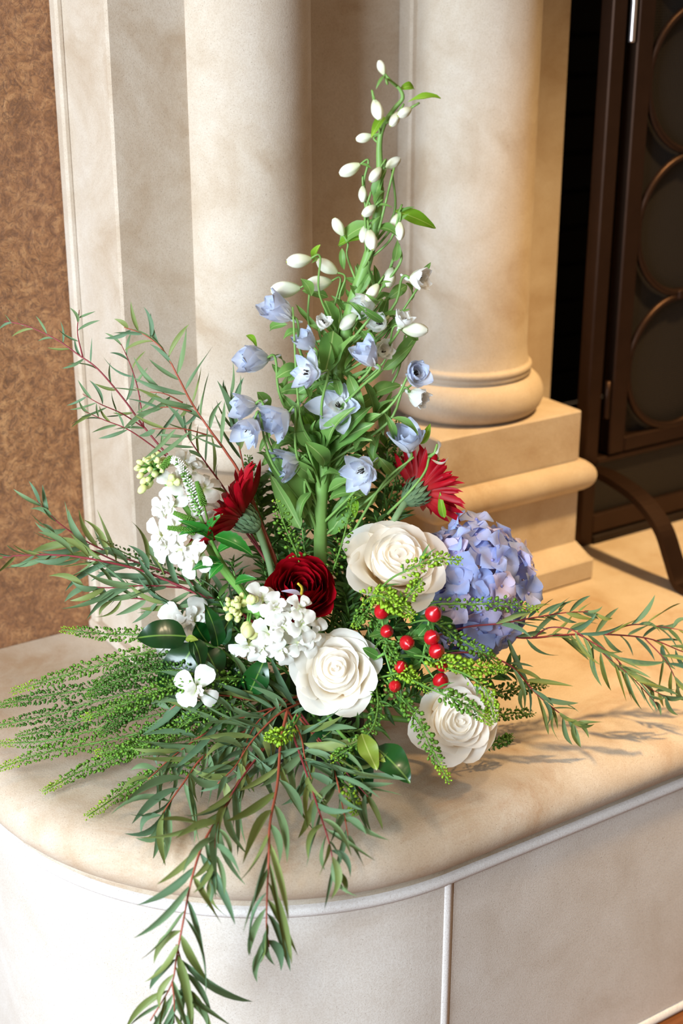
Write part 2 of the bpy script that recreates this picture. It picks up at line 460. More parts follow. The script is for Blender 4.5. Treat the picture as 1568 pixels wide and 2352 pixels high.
# top cap
nb = len(v); v += [Vector((2.7, 1.598, ZH))]
f.append(tuple(list(range(0, k)) + [nb]))
meshpart(hearth, 'hearth_slab', v, f, 'slab', Vector((0, 0, 0)), label='cream slab with rounded front edge')
def riser_piece(pts, z0, z1, thick):
    v, f = [], []; n = len(pts)
    for z in (z0, z1):
        v += [Vector((x, y, z)) for x, y in pts]
    for z in (z0, z1):
        for i, (x, y) in enumerate(pts):
            a = Vector(pts[max(i - 1, 0)]); b = Vector(pts[min(i + 1, n - 1)]); t = (b - a).normalized()
            v.append(Vector((x - t.y * thick, y + t.x * thick, z)))
    for i in range(n - 1):
        f.append((i, i + 1, n + i + 1, n + i)); f.append((2 * n + i + 1, 2 * n + i, 3 * n + i, 3 * n + i + 1))
        f.append((n + i, n + i + 1, 3 * n + i + 1, 3 * n + i)); f.append((i + 1, i, 2 * n + i, 2 * n + i + 1))
    f.append((0, n, 3 * n, 2 * n)); f.append((n - 1, 2 * n + n - 1, 3 * n + n - 1, n + n - 1))
    return v, f
ft = foot(0.0)
JX = 0.768
curve = [p for p in ft if p[0] <= JX - 0.006] + [(JX - 0.0055, HY)]
meshpart(hearth, 'riser_stone', *riser_piece(curve, 0.012, ZH - 0.071, 0.08), 'riser', Vector((0, 0, 0)), smooth=False)
for x0, x1 in ((JX + 0.0055, 1.72), (1.731, 2.7)):
    v, f = box(x0, x1, HY, HY + 0.08, 0.012, ZH - 0.071, 0.002)
    meshpart(hearth, 'riser_stone', v, f, 'riser', Vector((0, 0, 0)), smooth=False)
# mortar: a rounded bead below the slab, one at each joint, one at the floor
def bead(m, zc, h, bulge, pts_fn=foot):
    pr = [(m - 0.02, zc - h / 2), (m, zc - h / 2)] + [(m + bulge * sin(pi * q / 6), zc - h / 2 + h * q / 6) for q in range(1, 6)] + [(m, zc + h / 2), (m - 0.02, zc + h / 2)]
    v, f = [], []
    for mm, z in pr: v += [Vector((x, y, z)) for x, y in pts_fn(mm)]
    kk = len(pts_fn(0))
    for i in range(len(pr) - 1):
        for j in range(kk - 1):
            a = i * kk + j; f.append((a, a + 1, a + kk + 1, a + kk))
    return v, f
meshpart(hearth, 'mortar_joint', *bead(0.001, ZH - 0.066, 0.011, 0.003), 'mortar', Vector((0, 0, 0)))
meshpart(hearth, 'mortar_joint', *bead(0.002, 0.006, 0.012, 0.003), 'mortar', Vector((0, 0, 0)))
for jx in (JX, 1.7255):
    v, f = [], []
    pr = [(-0.0055, 0.012)] + [(-0.0055 + 0.011 * q / 6, -0.0025 * sin(pi * q / 6)) for q in range(7)] + [(0.0055, 0.012)]
    for z in (0.01, ZH - 0.070):
        v += [Vector((jx + a, HY + b, z)) for a, b in pr]
    n = len(pr); f = [(i, i + 1, n + i + 1, n + i) for i in range(n - 1)]
    meshpart(hearth, 'mortar_joint', v, f, 'mortar', Vector((0, 0, 0)))

# fireplace surround behind the columns
sur = thing('fireplace_surround', (1.0, 1.55, ZH), 'cream limestone fireplace surround standing behind the two columns', 'fireplace')
O0 = Vector((0, 0, 0))
ZT = 2.3
meshpart(sur, 'pilaster', *box(0.664, 0.800, 1.466, 1.62, ZH, ZT, 0.003), 'stone', O0, smooth=False)
meshpart(sur, 'fillet', *box(0.656, 0.666, 1.580, 1.599, ZH, ZT, 0.003), 'stone', O0, smooth=False)
meshpart(sur, 'back_panel', *box(0.742, 1.342, 1.530, 1.62, ZH, ZT), 'stone', O0, smooth=False)
meshpart(sur, 'jamb', *box(1.235, 1.342, 1.500, 1.62, ZH, ZT, 0.003), 'stone', O0, smooth=False)
meshpart(sur, 'pilaster_base', *box(0.652, 0.70, 1.456, 1.598, ZH, ZH + 0.012, 0.003), 'stone', O0, smooth=False)

def column(xc, label):
    yc = 1.487
    t = thing('stone_column', (xc, yc, ZH), label, 'column', 'limestone columns of the fireplace')
    B = Vector((xc, yc, ZH))
    hw = 0.1225
    meshpart(t, 'base_step', *box(xc - hw - 0.004, xc + hw + 0.012, 1.354, 1.50, ZH, ZH + 0.032, 0.003), 'stone', B, smooth=False)
    # sloped cove between step and die
    z0, z1 = ZH + 0.032, ZH + 0.050
    v = [Vector(p) for p in ((xc - hw - 0.002, 1.358, z0), (xc + hw + 0.008, 1.358, z0), (xc + hw + 0.008, 1.5, z0), (xc - hw - 0.002, 1.5, z0), (xc - hw + 0.004, 1.386, z1), (xc + hw + 0.002, 1.386, z1), (xc + hw + 0.002, 1.5, z1), (xc - hw + 0.004, 1.5, z1))]
    meshpart(t, 'base_cove', v, [(0, 1, 5, 4), (1, 2, 6, 5), (3, 0, 4, 7), (4, 5, 6, 7)], 'stone', B, smooth=False)
    meshpart(t, 'die', *box(xc - hw + 0.002, xc + hw + 0.002, 1.384, 1.50, ZH + 0.046, ZH + 0.135, 0.002), 'stone', B, smooth=False)
    # half-round moulding running round three sides
    zc, r = ZH + 0.148, 0.0215
    v, f = [], []
    for q in range(13):
        a = -pi / 2 + pi * q / 12
        o = r * cos(a) * 0.95; z = zc + r * sin(a)
        c = 0.012
        x0, x1, y0 = xc - hw + 0.002 - o, xc + hw + 0.002 + o, 1.384 - o
        ring = [(x0, 1.5), (x0, y0 + c)] + [(x0 + c - c * cos(w), y0 + c - c * sin(w)) for w in (pi / 6, pi / 3, pi / 2)] + [(x1 - c + c * cos(w), y0 + c - c * sin(w)) for w in (pi / 2, pi / 3, pi / 6)] + [(x1, y0 + c), (x1, 1.5)]
        v += [Vector((x, y, z)) for x, y in ring]
    n = len(ring)
    f = [(i * n + j, i * n + j + 1, (i + 1) * n + j + 1, (i + 1) * n + j) for i in range(12) for j in range(n - 1)]
    meshpart(t, 'half_round_moulding', v, f, 'stone', B)
    meshpart(t, 'plinth', *box(xc - hw + 0.003, xc + hw + 0.001, 1.386, 1.50, ZH + 0.160, ZH + 0.240, 0.002), 'stone', B, smooth=False)
    zb = ZH + 0.240
    pr = [(0.085, zb)] + [(0.084 + 0.022 * cos(a), zb + 0.026 + 0.026 * sin(a)) for a in [(-pi / 2 + pi * q / 12) for q in range(13)]]
    pr += [(0.088, zb + 0.054), (0.0865, zb + 0.060)]
    meshpart(t, 'torus_base', *lathe(pr, xc, yc), 'stone', B)
    pr = [(0.0865, zb + 0.058)] + [(0.085 + 0.004 * cos(a), zb + 0.064 + 0.005 * sin(a)) for a in [(-pi / 2 + pi * q / 6) for q in range(7)]] + [(0.084, zb + 0.072)]
    meshpart(t, 'astragal_ring', *lathe(pr, xc, yc), 'stone', B)
    pr = [(0.0845, zb + 0.070), (0.0822, zb + 0.078), (0.081, zb + 0.095), (0.081, zb + 0.5), (0.081, ZT)]
    meshpart(t, 'shaft', *lathe(pr, xc, yc, 64), 'stone', B)
    meshpart(t, 'fillet', *box(xc - 0.088, xc - 0.074, 1.504, 1.532, zb, ZT, 0.003), 'stone', B, smooth=False)
    return t
column(0.835, 'thick round limestone column on the left, behind the delphinium')
column(1.174, 'round limestone column with exposed moulded base beside the iron screen')

# firebox
fb = struct('wall_firebox', *box(1.30, 2.6, 2.02, 2.10, ZH, 2.0), 'soot', 'black sooty firebox behind the iron screen')
bk = mesh_of('brick', *box(-0.097, 0.097, -0.012, 0.02, -0.030, 0.030, 0.004), 'soot', False)
for r_ in range(14):
    for c_ in range(5):
        part(fb, 'brick', bk, Matrix.Translation((1.46 + c_ * 0.205 + (0.1 if r_ % 2 else 0), 2.012 + rnd.uniform(-0.006, 0.004), ZH + 0.04 + r_ * 0.068)))
struct('wall_firebox_side', *box(1.300, 1.342, 1.62, 2.02, ZH, 2.0), 'soot')
struct('wall_firebox_far', *box(2.45, 2.6, 1.52, 2.02, ZH, 2.0), 'soot')
struct('floor_firebox', *box(1.342, 2.45, 1.60, 2.02, ZH - 0.05, ZH - 0.001), 'soot')
struct('ceiling_firebox', *box(1.30, 2.6, 1.50, 2.02, 2.0, 2.1), 'soot')

# iron screen
YS = 1.460
scr = thing('fireplace_screen', (1.6, YS, ZH), 'dark iron fireplace screen with ring scrollwork and curved foot', 'fire screen')
def sb(name, x0, x1, z0, z1, y0, y1, mat='iron', bev=0.002, parent=None):
    return meshpart(parent or scr, name, *box(x0, x1, y0, y1, z0, z1, bev), mat, Vector(((x0 + x1) / 2, YS, (z0 + z1) / 2)), smooth=False)
sb('frame_post', 1.366, 1.392, ZH + 0.002, 1.9, YS - 0.012, YS + 0.012)
sb('bottom_rail', 1.392, 2.4, ZH + 0.002, ZH + 0.014, YS - 0.014, YS + 0.014, 'iron_dark')
sb('bottom_rail', 1.392, 2.4, ZH + 0.016, ZH + 0.046, YS - 0.010, YS + 0.010)
sb('kick_panel', 1.392, 2.4, ZH + 0.046, ZH + 0.125, YS - 0.001, YS + 0.003, 'mesh', 0)
sb('middle_rail', 1.392, 2.4, ZH + 0.125, ZH + 0.135, YS - 0.010, YS + 0.010)
door = sb('screen_door', 1.412, 1.442, ZH + 0.137, 1.9, YS - 0.013, YS + 0.009)
sb('door_rail', 1.442, 2.0, ZH + 0.137, ZH + 0.160, YS - 0.013, YS + 0.009, 'iron', 0.002, door)
sb('mesh_panel', 1.442, 2.0, ZH + 0.160, 1.9, YS + 0.002, YS + 0.005, 'mesh', 0, door)
for kz in range(4):
    cx, cz, rr = 1.442 + 0.098, ZH + 0.160 + 0.099 + kz * 0.2, 0.098
    pts = [Vector((cx + rr * cos(a), YS - 0.008, cz + rr * sin(a))) for a in [2 * pi * i / 48 for i in range(49)]]
    meshpart(door, 'scroll_ring', *tube(pts, 0.0055, 0.0055, 8, False), 'iron', Vector((cx, YS, cz)))
    if kz:
        meshpart(door, 'ring_clip', *box(cx - 0.014, cx + 0.014, YS - 0.016, YS, cz - rr - 0.008, cz - rr + 0.006, 0.002), 'iron', Vector((cx, YS, cz - rr)), smooth=False)
for z0, z1, mt in ((1.110, 1.24, 'bright'), (0.595, 0.650, 'iron')):
    pts = [Vector((1.402, YS - 0.012, z0)), Vector((1.402, YS - 0.012, z0 + 0.002)), Vector((1.402, YS - 0.012, (z0 + z1) / 2)), Vector((1.402, YS - 0.012, z1))]
    meshpart(scr, 'hinge', *tube(pts, 0.0045, 0.0045, 10), mt, Vector((1.402, YS, z0)))
# strap foot: flat bar arching towards the room
def strap(x, wid, path, th):
    c = catmull([Vector((x, y, z)) for y, z in path], 6); v, f = [], []
    n = len(c)
    for i, p in enumerate(c):
        t = (c[min(i + 1, n - 1)] - c[max(i - 1, 0)]).normalized(); nn = Vector((0, -t.z, t.y))
        for sx, sn in ((-1, -1), (1, -1), (1, 1), (-1, 1)):
            v.append(p + Vector((sx * wid / 2, 0, 0)) + nn * sn * th / 2)
    for i in range(n - 1):
        for j in range(4):
            a, b = i * 4 + j, i * 4 + (j + 1) % 4; f.append((a, b, b + 4, a + 4))
    f += [(3, 2, 1, 0), tuple(range(n * 4 - 4, n * 4))]
    return v, f
for fx in (1.384, 2.38):
    v, f = strap(fx, 0.028, [(YS - 0.012, ZH + 0.118), (YS - 0.05, ZH + 0.119), (YS - 0.11, ZH + 0.106), (YS - 0.155, ZH + 0.078), (YS - 0.18, ZH + 0.040), (YS - 0.196, ZH + 0.013), (YS - 0.212, ZH + 0.006), (YS - 0.245, ZH + 0.006)], 0.010)
    meshpart(scr, 'foot', v, f, 'iron', Vector((fx, YS, ZH)), smooth=False, label='curved flat iron foot')

# ------------------------------------------------------------------ THE FLOWERS
CB = P(700, 1640, 1.405)                      # middle of the hidden tray on the hearth
CB.z = ZH
tray = thing('flower_tray', CB, 'low dark tray of floral foam hidden under the flowers', 'tray')
pr = [(0.0, ZH + 0.001), (0.058, ZH + 0.001), (0.066, ZH + 0.022), (0.064, ZH + 0.022), (0.057, ZH + 0.005), (0.0, ZH + 0.005)]
meshpart(tray, 'tray_body', *lathe(pr, CB.x, CB.y, 32), 'tray', CB)
pr = [(0.0, ZH + 0.005), (0.050, ZH + 0.006), (0.052, ZH + 0.05), (0.044, ZH + 0.062), (0.0, ZH + 0.066)]
meshpart(tray, 'foam_block', *lathe(pr, CB.x, CB.y, 24), 'foam', CB)
FOAM = CB + Vector((0, 0, 0.055))

def root_near(p, k=0.035):
    d = p - FOAM; d.z = 0
    if d.length > k: d = d.normalized() * k
    return FOAM + d + Vector((0, 0, -0.012))

R = random.Random(11)

def leaf_between(parent, p0, p1, wid, nrm, mat, key, spec, name='leaf'):
    return part(parent, name, leafmesh(mat, key, **spec), frame(p0, lifted(p1), nrm, wid))

# ---- petals and blossoms
def bowl_petal(Rr, h, w, lip, wave, rng, nu=9, nv=8, close=0.0, pw=0.5):
    v, f = [], []
    ph = rng.uniform(0, 6); ph2 = rng.uniform(0, 6)
    for i in range(nv + 1):
        t0 = i / nv
        for j in range(nu + 1):
            s = -1 + 2 * j / nu
            t = t0 * (1 - 0.07 * abs(s) - 0.17 * abs(s) ** 3 - 0.04 * sin(3 * s + ph2) * t0)
            a = 0.5 * w * (0.25 + 0.75 * sin(pi * min(0.5, 0.08 + 0.62 * t0))) * s
            r = Rr * t ** pw; z = h * t ** 1.35
            if t > 0.6:
                q = (t - 0.6) / 0.4
                r += Rr * lip * q * q * (1 - 0.25 * s * s); z -= h * abs(lip) * 0.55 * q * q * q
            r += Rr * max(0, lip) * 0.9 * max(0, abs(s) - 0.45) ** 2 * t
            r -= Rr * close * max(0, t - 0.45) ** 1.4
            r += wave * Rr * sin(4.2 * s + ph) * t * t
            v.append(Vector((r * cos(a), r * sin(a), z + wave * h * 0.5 * sin(5 * s + ph2) * t)))
    m = nu + 1
    for i in range(nv):
        for j in range(nu):
            a = i * m + j; f.append((a, a + 1, a + m + 1, a + m))
    return v, f

def axis_matrix(p, ax, spin=0.0, sc=1.0):
    z = ax.normalized(); x = Vector((0, 0, 1)).cross(z)
    if x.length < 1e-3: x = Vector((1, 0, 0))
    x.normalize(); y = z.cross(x)
    M = Matrix(((x.x, y.x, z.x, p.x), (x.y, y.y, z.y, p.y), (x.z, y.z, z.z, p.z), (0, 0, 0, 1)))
    return M @ Matrix.Rotation(spin, 4, 'Z') @ Matrix.Diagonal((sc, sc, sc, 1))

def rose(px, py, D, size, ax, label, seed, guard=7, tilt=0.6):
    rng = random.Random(seed)
    c = P(px, py, D); ax = ax.normalized()
    Rm = size * M_PX * 0.5
    base = c - ax * Rm * 0.62
    root = root_near(base)
    t = thing('rose', root, label, 'rose', 'white roses')
    M = axis_matrix(base, ax, rng.uniform(0, 6))
    n = 27
    for i in range(n):
        q = i / (n - 1)
        Rr = Rm * (0.07 + 0.69 * q); h = Rm * (1.02 + 0.10 * sin(pi * q) - 0.10 * q ** 2) * rng.uniform(0.96, 1.04)
        w = radians(200 - 85 * q)
        lip = 0.02 + 0.10 * q + 0.26 * q ** 4
        me = mesh_of('petal', *bowl_petal(Rr, h, w, lip, 0.05 + 0.035 * q, rng, 12, 10, 0.22 * (1 - q), 0.36), 'rose')
        part(t, 'petal', me, M @ Matrix.Rotation(i * 2.3999 + rng.uniform(-0.2, 0.2), 4, 'Z') @ Matrix.Rotation(rng.uniform(-0.03, 0.07) + 0.05 * q, 4, 'Y'))
    for i in range(guard):
        me = mesh_of('petal', *bowl_petal(Rm * 0.84, Rm * rng.uniform(0.92, 1.06), radians(rng.uniform(105, 135)), rng.uniform(0.18, 0.38), 0.06, rng, 12, 10, 0, 0.42), 'rose')
        part(t, 'petal', me, M @ Matrix.Rotation(i * 2 * pi / guard + rng.uniform(-0.3, 0.3), 4, 'Z') @ Matrix.Rotation(rng.uniform(0.04, tilt * 0.5), 4, 'Y'))
    pr = [(0.0003, 0.94 * Rm)] + [(0.62 * Rm * k / 8, Rm * (0.94 - 0.16 * (k / 8) ** 2)) for k in range(1, 9)] + [(0.60 * Rm, 0.55 * Rm), (0.4 * Rm, 0.2 * Rm), (0.1 * Rm, 0.02 * Rm)]
    part(t, 'added_core', mesh_of('added_core', *lathe(pr, 0, 0, 24), 'rose'), M)  # added dome inside the petals, keeps the crevices shallow and bright
    # receptacle, sepals, stem
    pr = [(0.0005, -0.22 * Rm), (0.12 * Rm, -0.18 * Rm), (0.2 * Rm, -0.05 * Rm), (0.16 * Rm, 0.06 * Rm)]
    part(t, 'receptacle', mesh_of('receptacle', *lathe(pr, 0, 0, 12), 'green_stem'), M)
    for i in range(5):
        a = i * 2 * pi / 5
        p0 = M @ Vector((0.15 * Rm * cos(a), 0.15 * Rm * sin(a), -0.1 * Rm)); p1 = M @ Vector((0.75 * Rm * cos(a), 0.75 * Rm * sin(a), -0.25 * Rm))
        leaf_between(t, p0, p1, 0.009, ax, 'filler', 'sep', dict(kind='lance', arch=0.1), 'sepal')
    s = M @ Vector((0, 0, -0.2 * Rm))
    meshpart(t, 'stem', *tube(catmull([s, s - ax * 0.03 + Vector((0, 0, -0.004)), root], 6), 0.0032, 0.0034, 8), 'green_stem')
    return t

rose(912, 1290, 1.375, 196, C(0.16, 0.55, 0.80), 'large ivory rose at the top right, beside the blue hydrangea', 5, 7, 0.7)
rose(770, 1540, 1.325, 166, C(-0.05, 0.28, 0.95), 'open ivory rose in the middle, facing the viewer below the dark red ranunculus', 8)
rose(1048, 1655, 1.30, 166, C(0.22, 0.12, 0.95), 'lowest ivory rose at the right, half veiled by green pepper grass', 14)

# ---- ranunculus
def ranunculus():
    rng = random.Random(4)
    c = P(692, 1352, 1.362); ax = C(0.06, 0.42, 0.88); Rm = 192 * M_PX / 2
    base = c - ax * Rm * 0.5; root = root_near(base)
    t = thing('ranunculus', root, 'dark crimson ranunculus with tightly layered petals and a yellow stamen', 'ranunculus')
    M = axis_matrix(base, ax, 0.4)
    n = 46
    for i in range(n):
        q = i / (n - 1)
        Rr = Rm * (0.22 + 0.74 * q ** 0.9); h = Rm * (0.62 + 0.38 * sin(pi * min(1, q * 0.75 + 0.1)) - 0.25 * q ** 3)
        me = mesh_of('petal', *bowl_petal(Rr, h, radians(110 - 30 * q), -0.05 + 0.12 * q, 0.05, rng, 8, 7, 0.85 - 0.55 * q), 'ranun')
        part(t, 'petal', me, M @ Matrix.Rotation(i * 2.3999, 4, 'Z') @ Matrix.Rotation(rng.uniform(-0.05, 0.10), 4, 'Y'))
    pr = [(0.0005, 0.0), (0.2 * Rm, 0.0), (0.2 * Rm, 0.25 * Rm), (0.12 * Rm, 0.42 * Rm), (0.0005, 0.46 * Rm)]
    part(t, 'eye', mesh_of('eye', *lathe(pr, 0, 0, 16), 'stamen'), M, label='near-black centre')
    q0, q1, q2 = P(692, 1366, 1.335), P(693, 1350, 1.322), P(684, 1340, 1.318)
    meshpart(t, 'stamen', *tube(catmull([q0, q1, q2], 5), 0.0016, 0.0012, 6), 'yellow', q0, label='curved yellow stamen')
    leaf_between(t, P(690, 1366, 1.322), P(645, 1358, 1.312), 0.006, C(0, 0.5, 1), 'hyd2', 'rp', dict(kind='lance', arch=0.08, fold=0.4), 'withered_petal')
    meshpart(t, 'stem', *tube(catmull([base, base - ax * 0.03, root], 6), 0.003, 0.003, 8), 'green_stem')
ranunculus()

# ---- gerberas
def gerbera(px, py, D, ax, label, seed, flare, length, stem_pts):
    rng = random.Random(seed)
    c = P(px, py, D); ax = ax.normalized()
    t = thing('gerbera', P(*stem_pts[-1]), label, 'gerbera', 'red gerberas')
    M = axis_matrix(c, ax, 0.2)
    L = length * M_PX
    # calyx of overlapping bracts
    pr = [(0.0005, -0.006), (0.004, -0.006), (0.010, 0.002), (0.0135, 0.012), (0.0125, 0.018), (0.0005, 0.018)]
    cal = part(t, 'calyx', mesh_of('calyx', *lathe(pr, 0, 0, 20), 'calyx'), M)
    for row, (r0, z0, r1, z1) in enumerate(((0.004, -0.006, 0.0115, 0.006), (0.009, 0.0, 0.0145, 0.013), (0.0125, 0.007, 0.0165, 0.020))):
        for i in range(16):
            a = 2 * pi * (i + row * 0.5) / 16
            p0 = M @ Vector((r0 * cos(a), r0 * sin(a), z0)); p1 = M @ Vector((r1 * cos(a), r1 * sin(a), z1))
            part(cal, 'bract', leafmesh('calyx', 'br', kind='lance', arch=0.12, seg=4), frame(p0, p1, (M.to_3x3() @ Vector((cos(a), sin(a), 0))), 0.0042))
    for row, (n, r0, z0, fl_, k) in enumerate(((34, 0.0125, 0.017, flare, 1.0), (30, 0.010, 0.018, flare * 0.82, 0.86), (22, 0.007, 0.019, flare * 0.55, 0.5))):
        for i in range(n):
            a = 2 * pi * (i + 0.5 * row) / n + rng.uniform(-0.05, 0.05)
            fa = fl_ * rng.uniform(0.86, 1.1); LL = L * k * rng.uniform(0.88, 1.05)
            d = Vector((cos(a) * sin(fa), sin(a) * sin(fa), cos(fa)))
            nn = Vector((-cos(a) * cos(fa), -sin(a) * cos(fa), sin(fa)))
            p0 = M @ Vector((r0 * cos(a), r0 * sin(a), z0)); M3 = M.to_3x3()
            p1 = p0 + M3 @ d * LL
            key = rng.choice((0, 1, 2))
            part(t, 'petal', leafmesh('gerb', 'g%d' % key, kind='strap', arch=(-0.10, -0.05, 0.06)[key], fold=0.5, seg=6, twist=(0, 0.5, -0.5)[key]), frame(p0, p1, M3 @ nn, 0.0072 * (1 if row < 2 else 0.6)))
    pts = catmull([M @ Vector((0, 0, -0.004))] + [P(*s) for s in stem_pts], 6)
    meshpart(t, 'stem', *tube(pts, 0.0038, 0.0036, 8), 'gerb_stem')
gerbera(584, 1207, 1.40, C(-0.74, 0.52, 0.12), 'red gerbera seen from the side, left of the delphinium stem', 3, 1.12, 108, [(605, 1250, 1.405), (622, 1310, 1.41), (640, 1420, 1.41), (680, 1560, 1.405)])
gerbera(938, 1146, 1.43, C(0.70, 0.56, -0.42), 'red gerbera turned away, resting above the blue hydrangea', 6, 1.18, 96, [(905, 1195, 1.425), (860, 1290, 1.42), (780, 1450, 1.41), (730, 1560, 1.41)])

# ---- hydrangea
PETAL_CUP = {}
def broad_petal(mat, key, cup=0.15, curl=0.0, wav=0.05, seg=6, kind='round'):
    k = (mat, 'bp', key)
    if k in _cache: return _cache[k]
    v, f = [], []; nu = 4
    for i in range(seg + 1):
        t = i / seg
        if kind == 'round': w = 0.5 * max(0.06, sin(pi * (0.04 + 0.93 * t) ** 1.15) ** 0.55)
        elif kind == 'ruffle': w = 0.5 * max(0.08, (t ** 0.8) * (1 - 0.35 * t ** 6))
        else: w = 0.5 * max(0.05, sin(pi * (0.05 + 0.93 * t) ** 0.9) ** 0.75)
        for j in range(nu + 1):
            s = -1 + 2 * j / nu
            x = s * w
            yy = t * (1 - (0.10 * s * s if kind != 'point' else 0.02 * s * s))
            z = cup * (4 * x * x) + cup * 0.8 * t * t + curl * max(0, t - 0.55) ** 2 * 3 + wav * sin(7 * s + 5 * t + hash(str(key)) % 7 if False else 7 * s + 5 * t + key) * t
            v.append(Vector((x, yy, z)))
    m = nu + 1
    for i in range(seg):
        for j in range(nu):
            a = i * m + j; f.append((a, a + 1, a + m + 1, a + m))
    _cache[k] = mesh_of('petal_blade', v, f, mat); return _cache[k]

def hydrangea():
    rng = random.Random(21)
    cen = P(1078, 1340, 1.435); Rb = 0.062
    root = root_near(cen)
    t = thing('hydrangea', root, 'round periwinkle blue hydrangea head on the right of the arrangement', 'hydrangea')
    n = 104
    for i in range(n):
        z = 1 - 2 * (i + 0.5) / n; a = i * 2.39996
        d = Vector((sqrt(1 - z * z) * cos(a), sqrt(1 - z * z) * sin(a), z))
        d = (d + Vector((rng.uniform(-.12, .12), rng.uniform(-.12, .12), rng.uniform(-.12, .12)))).normalized()
        sq = Vector((d.x, d.y, d.z * (1.08 if d.z > 0 else 1.25)))
        c = cen + sq * Rb * rng.uniform(0.84, 1.07)
        if c.z < ZH + 0.03: c.z = ZH + 0.03
        nn = (d + Vector((rng.uniform(-.6, .6), rng.uniform(-.6, .6), rng.uniform(-.5, .55)))).normalized()
        M = axis_matrix(c, nn, rng.uniform(0, 6))
        fm = _cache.get('hydc') or mesh_of('floret', *lathe([(0.0005, -0.02), (0.0009, -0.006), (0.0016, 0.0), (0.0016, 0.0018), (0.0004, 0.003)], 0, 0, 8), 'hyd_eye')
        _cache['hydc'] = fm
        fo = part(t, 'floret', fm, M)
        sz = rng.uniform(0.0165, 0.0225); mat = 'hyd' if rng.random() < 0.68 else 'hyd2'
        tilt = rng.uniform(-0.05, 0.40)
        for k in range(4):
            aa = k * pi / 2 + rng.uniform(-0.12, 0.12); tl = tilt + rng.uniform(-0.15, 0.15)
            dl = Vector((cos(aa) * cos(tl), sin(aa) * cos(tl), sin(tl))); nl = Vector((-cos(aa) * sin(tl), -sin(aa) * sin(tl), cos(tl)))
            M3 = M.to_3x3(); p0 = c + M3 @ (dl * 0.0008); p1 = c + M3 @ (dl * sz)
            part(fo, 'petal', broad_petal(mat, rng.randint(0, 3), 0.22 if k % 2 else 0.10, -0.5, 0.05), frame(p0, p1, M3 @ nl, sz * 1.12))
    # green branched stalks from the middle of the head
    acc = ([], [])
    for i in range(0, n, 2):
        z = 1 - 2 * (i + 0.5) / n; a = i * 2.39996
        d = Vector((sqrt(1 - z * z) * cos(a), sqrt(1 - z * z) * sin(a), z))
        add(acc, tube([cen, cen + d * Rb * 0.55, cen + d * Rb * 0.9], 0.0016, 0.0008, 4))
    me = meshpart(t, 'flower_stalks', acc[0], acc[1], 'hyd_eye', cen, kind='stuff')
    meshpart(t, 'stem', *tube(catmull([cen, cen + (root - cen) * 0.5 + Vector((0, 0, 0.004)), root], 6), 0.004, 0.004, 8), 'green_stem')
hydrangea()

# ---- stocks
def stock(label, stem, florets, buds, scale, seed, toward):
    rng = random.Random(seed)
    root = P(*stem[0])
    t = thing('stock_flower', root, label, 'stock flower', 'white stocks')
    sp = catmull([P(*s) for s in stem], 8)
    meshpart(t, 'stem', *tube(sp, 0.0052, 0.0034, 8), 'green_stem')
    for (x, y, D) in florets:
        c = P(x, y, D)
        near = min(sp, key=lambda q: (q - c).length)
        out = (c - near).normalized() if (c - near).length > 0.004 else toward
        nn = (out * 0.8 + toward * 0.9 + Vector((rng.uniform(-.3, .3), rng.uniform(-.3, .3), rng.uniform(-.1, .3)))).normalized()
        M = axis_matrix(c, nn, rng.uniform(0, 6)); M3 = M.to_3x3()
        acc = ([], [])
        add(acc, tube(catmull([near, near.lerp(c, 0.5) - nn * 0.002, c - nn * 0.006], 4), 0.0012, 0.0016, 5)); add(acc, tube([c - nn * 0.008, c - nn * 0.004, c], 0.0022, 0.003, 6))
        fo = meshpart(t, 'floret', acc[0], acc[1], 'stock_bud', c)
        for ring_, (cnt, tl0, sz0) in enumerate(((4, 0.12, 0.0190), (3, 0.75, 0.0125), (2, 1.15, 0.0085))):
            for k in range(cnt):
                aa = 2 * pi * (k + 0.5 * ring_) / cnt + rng.uniform(-0.3, 0.3); tl = tl0 + rng.uniform(-0.25, 0.25); sz = sz0 * scale * rng.uniform(0.85, 1.15)
                dl = Vector((cos(aa) * cos(tl), sin(aa) * cos(tl), sin(tl))); nl = Vector((-cos(aa) * sin(tl), -sin(aa) * sin(tl), cos(tl)))
                p0 = c + M3 @ (dl * 0.0006); p1 = c + M3 @ (dl * sz)
                part(fo, 'petal', broad_petal('stock', rng.randint(0, 3), rng.choice((0.10, -0.10, 0.18)), -0.35, 0.07, 6, 'ruffle'), frame(p0, p1, M3 @ nl, sz * 1.05))
    more = [(bx + rng.uniform(-16, 16), by + rng.uniform(-14, 14), bd - rng.uniform(0, 0.012), br * rng.uniform(0.55, 0.8)) for (bx, by, bd, br) in buds for _ in range(2)]
    for (x, y, D, r) in [(bx, by, bd, br * 0.85) for bx, by, bd, br in buds] + more:
        c = P(x, y, D); near = sp[-1]; near = min(sp[len(sp) // 2:], key=lambda q: (q - c).length)
        d = (c - near).normalized() if (c - near).length > 1e-4 else Vector((0, 0, 1))
        M = axis_matrix(c, d, rng.uniform(0, 6), r * M_PX)
        pr = [(0.001, -1.1), (0.55, -0.8), (0.8, -0.1), (0.72, 0.5), (0.35, 1.0), (0.001, 1.1)]
        v, f = lathe(pr, 0, 0, 12)
        v = [Vector((p.x * (1 + 0.10 * cos(4 * math.atan2(p.y, p.x))), p.y * (1 + 0.10 * cos(4 * math.atan2(p.y, p.x))), p.z)) for p in v]
        b_ = part(t, 'bud', mesh_of('bud', v, f, 'stock_bud'), M)
        meshpart(b_, 'pedicel', *tube([near, near.lerp(c, 0.6), c], 0.0012, 0.0012, 5), 'green_stem', c)
    return t
D1 = 1.395
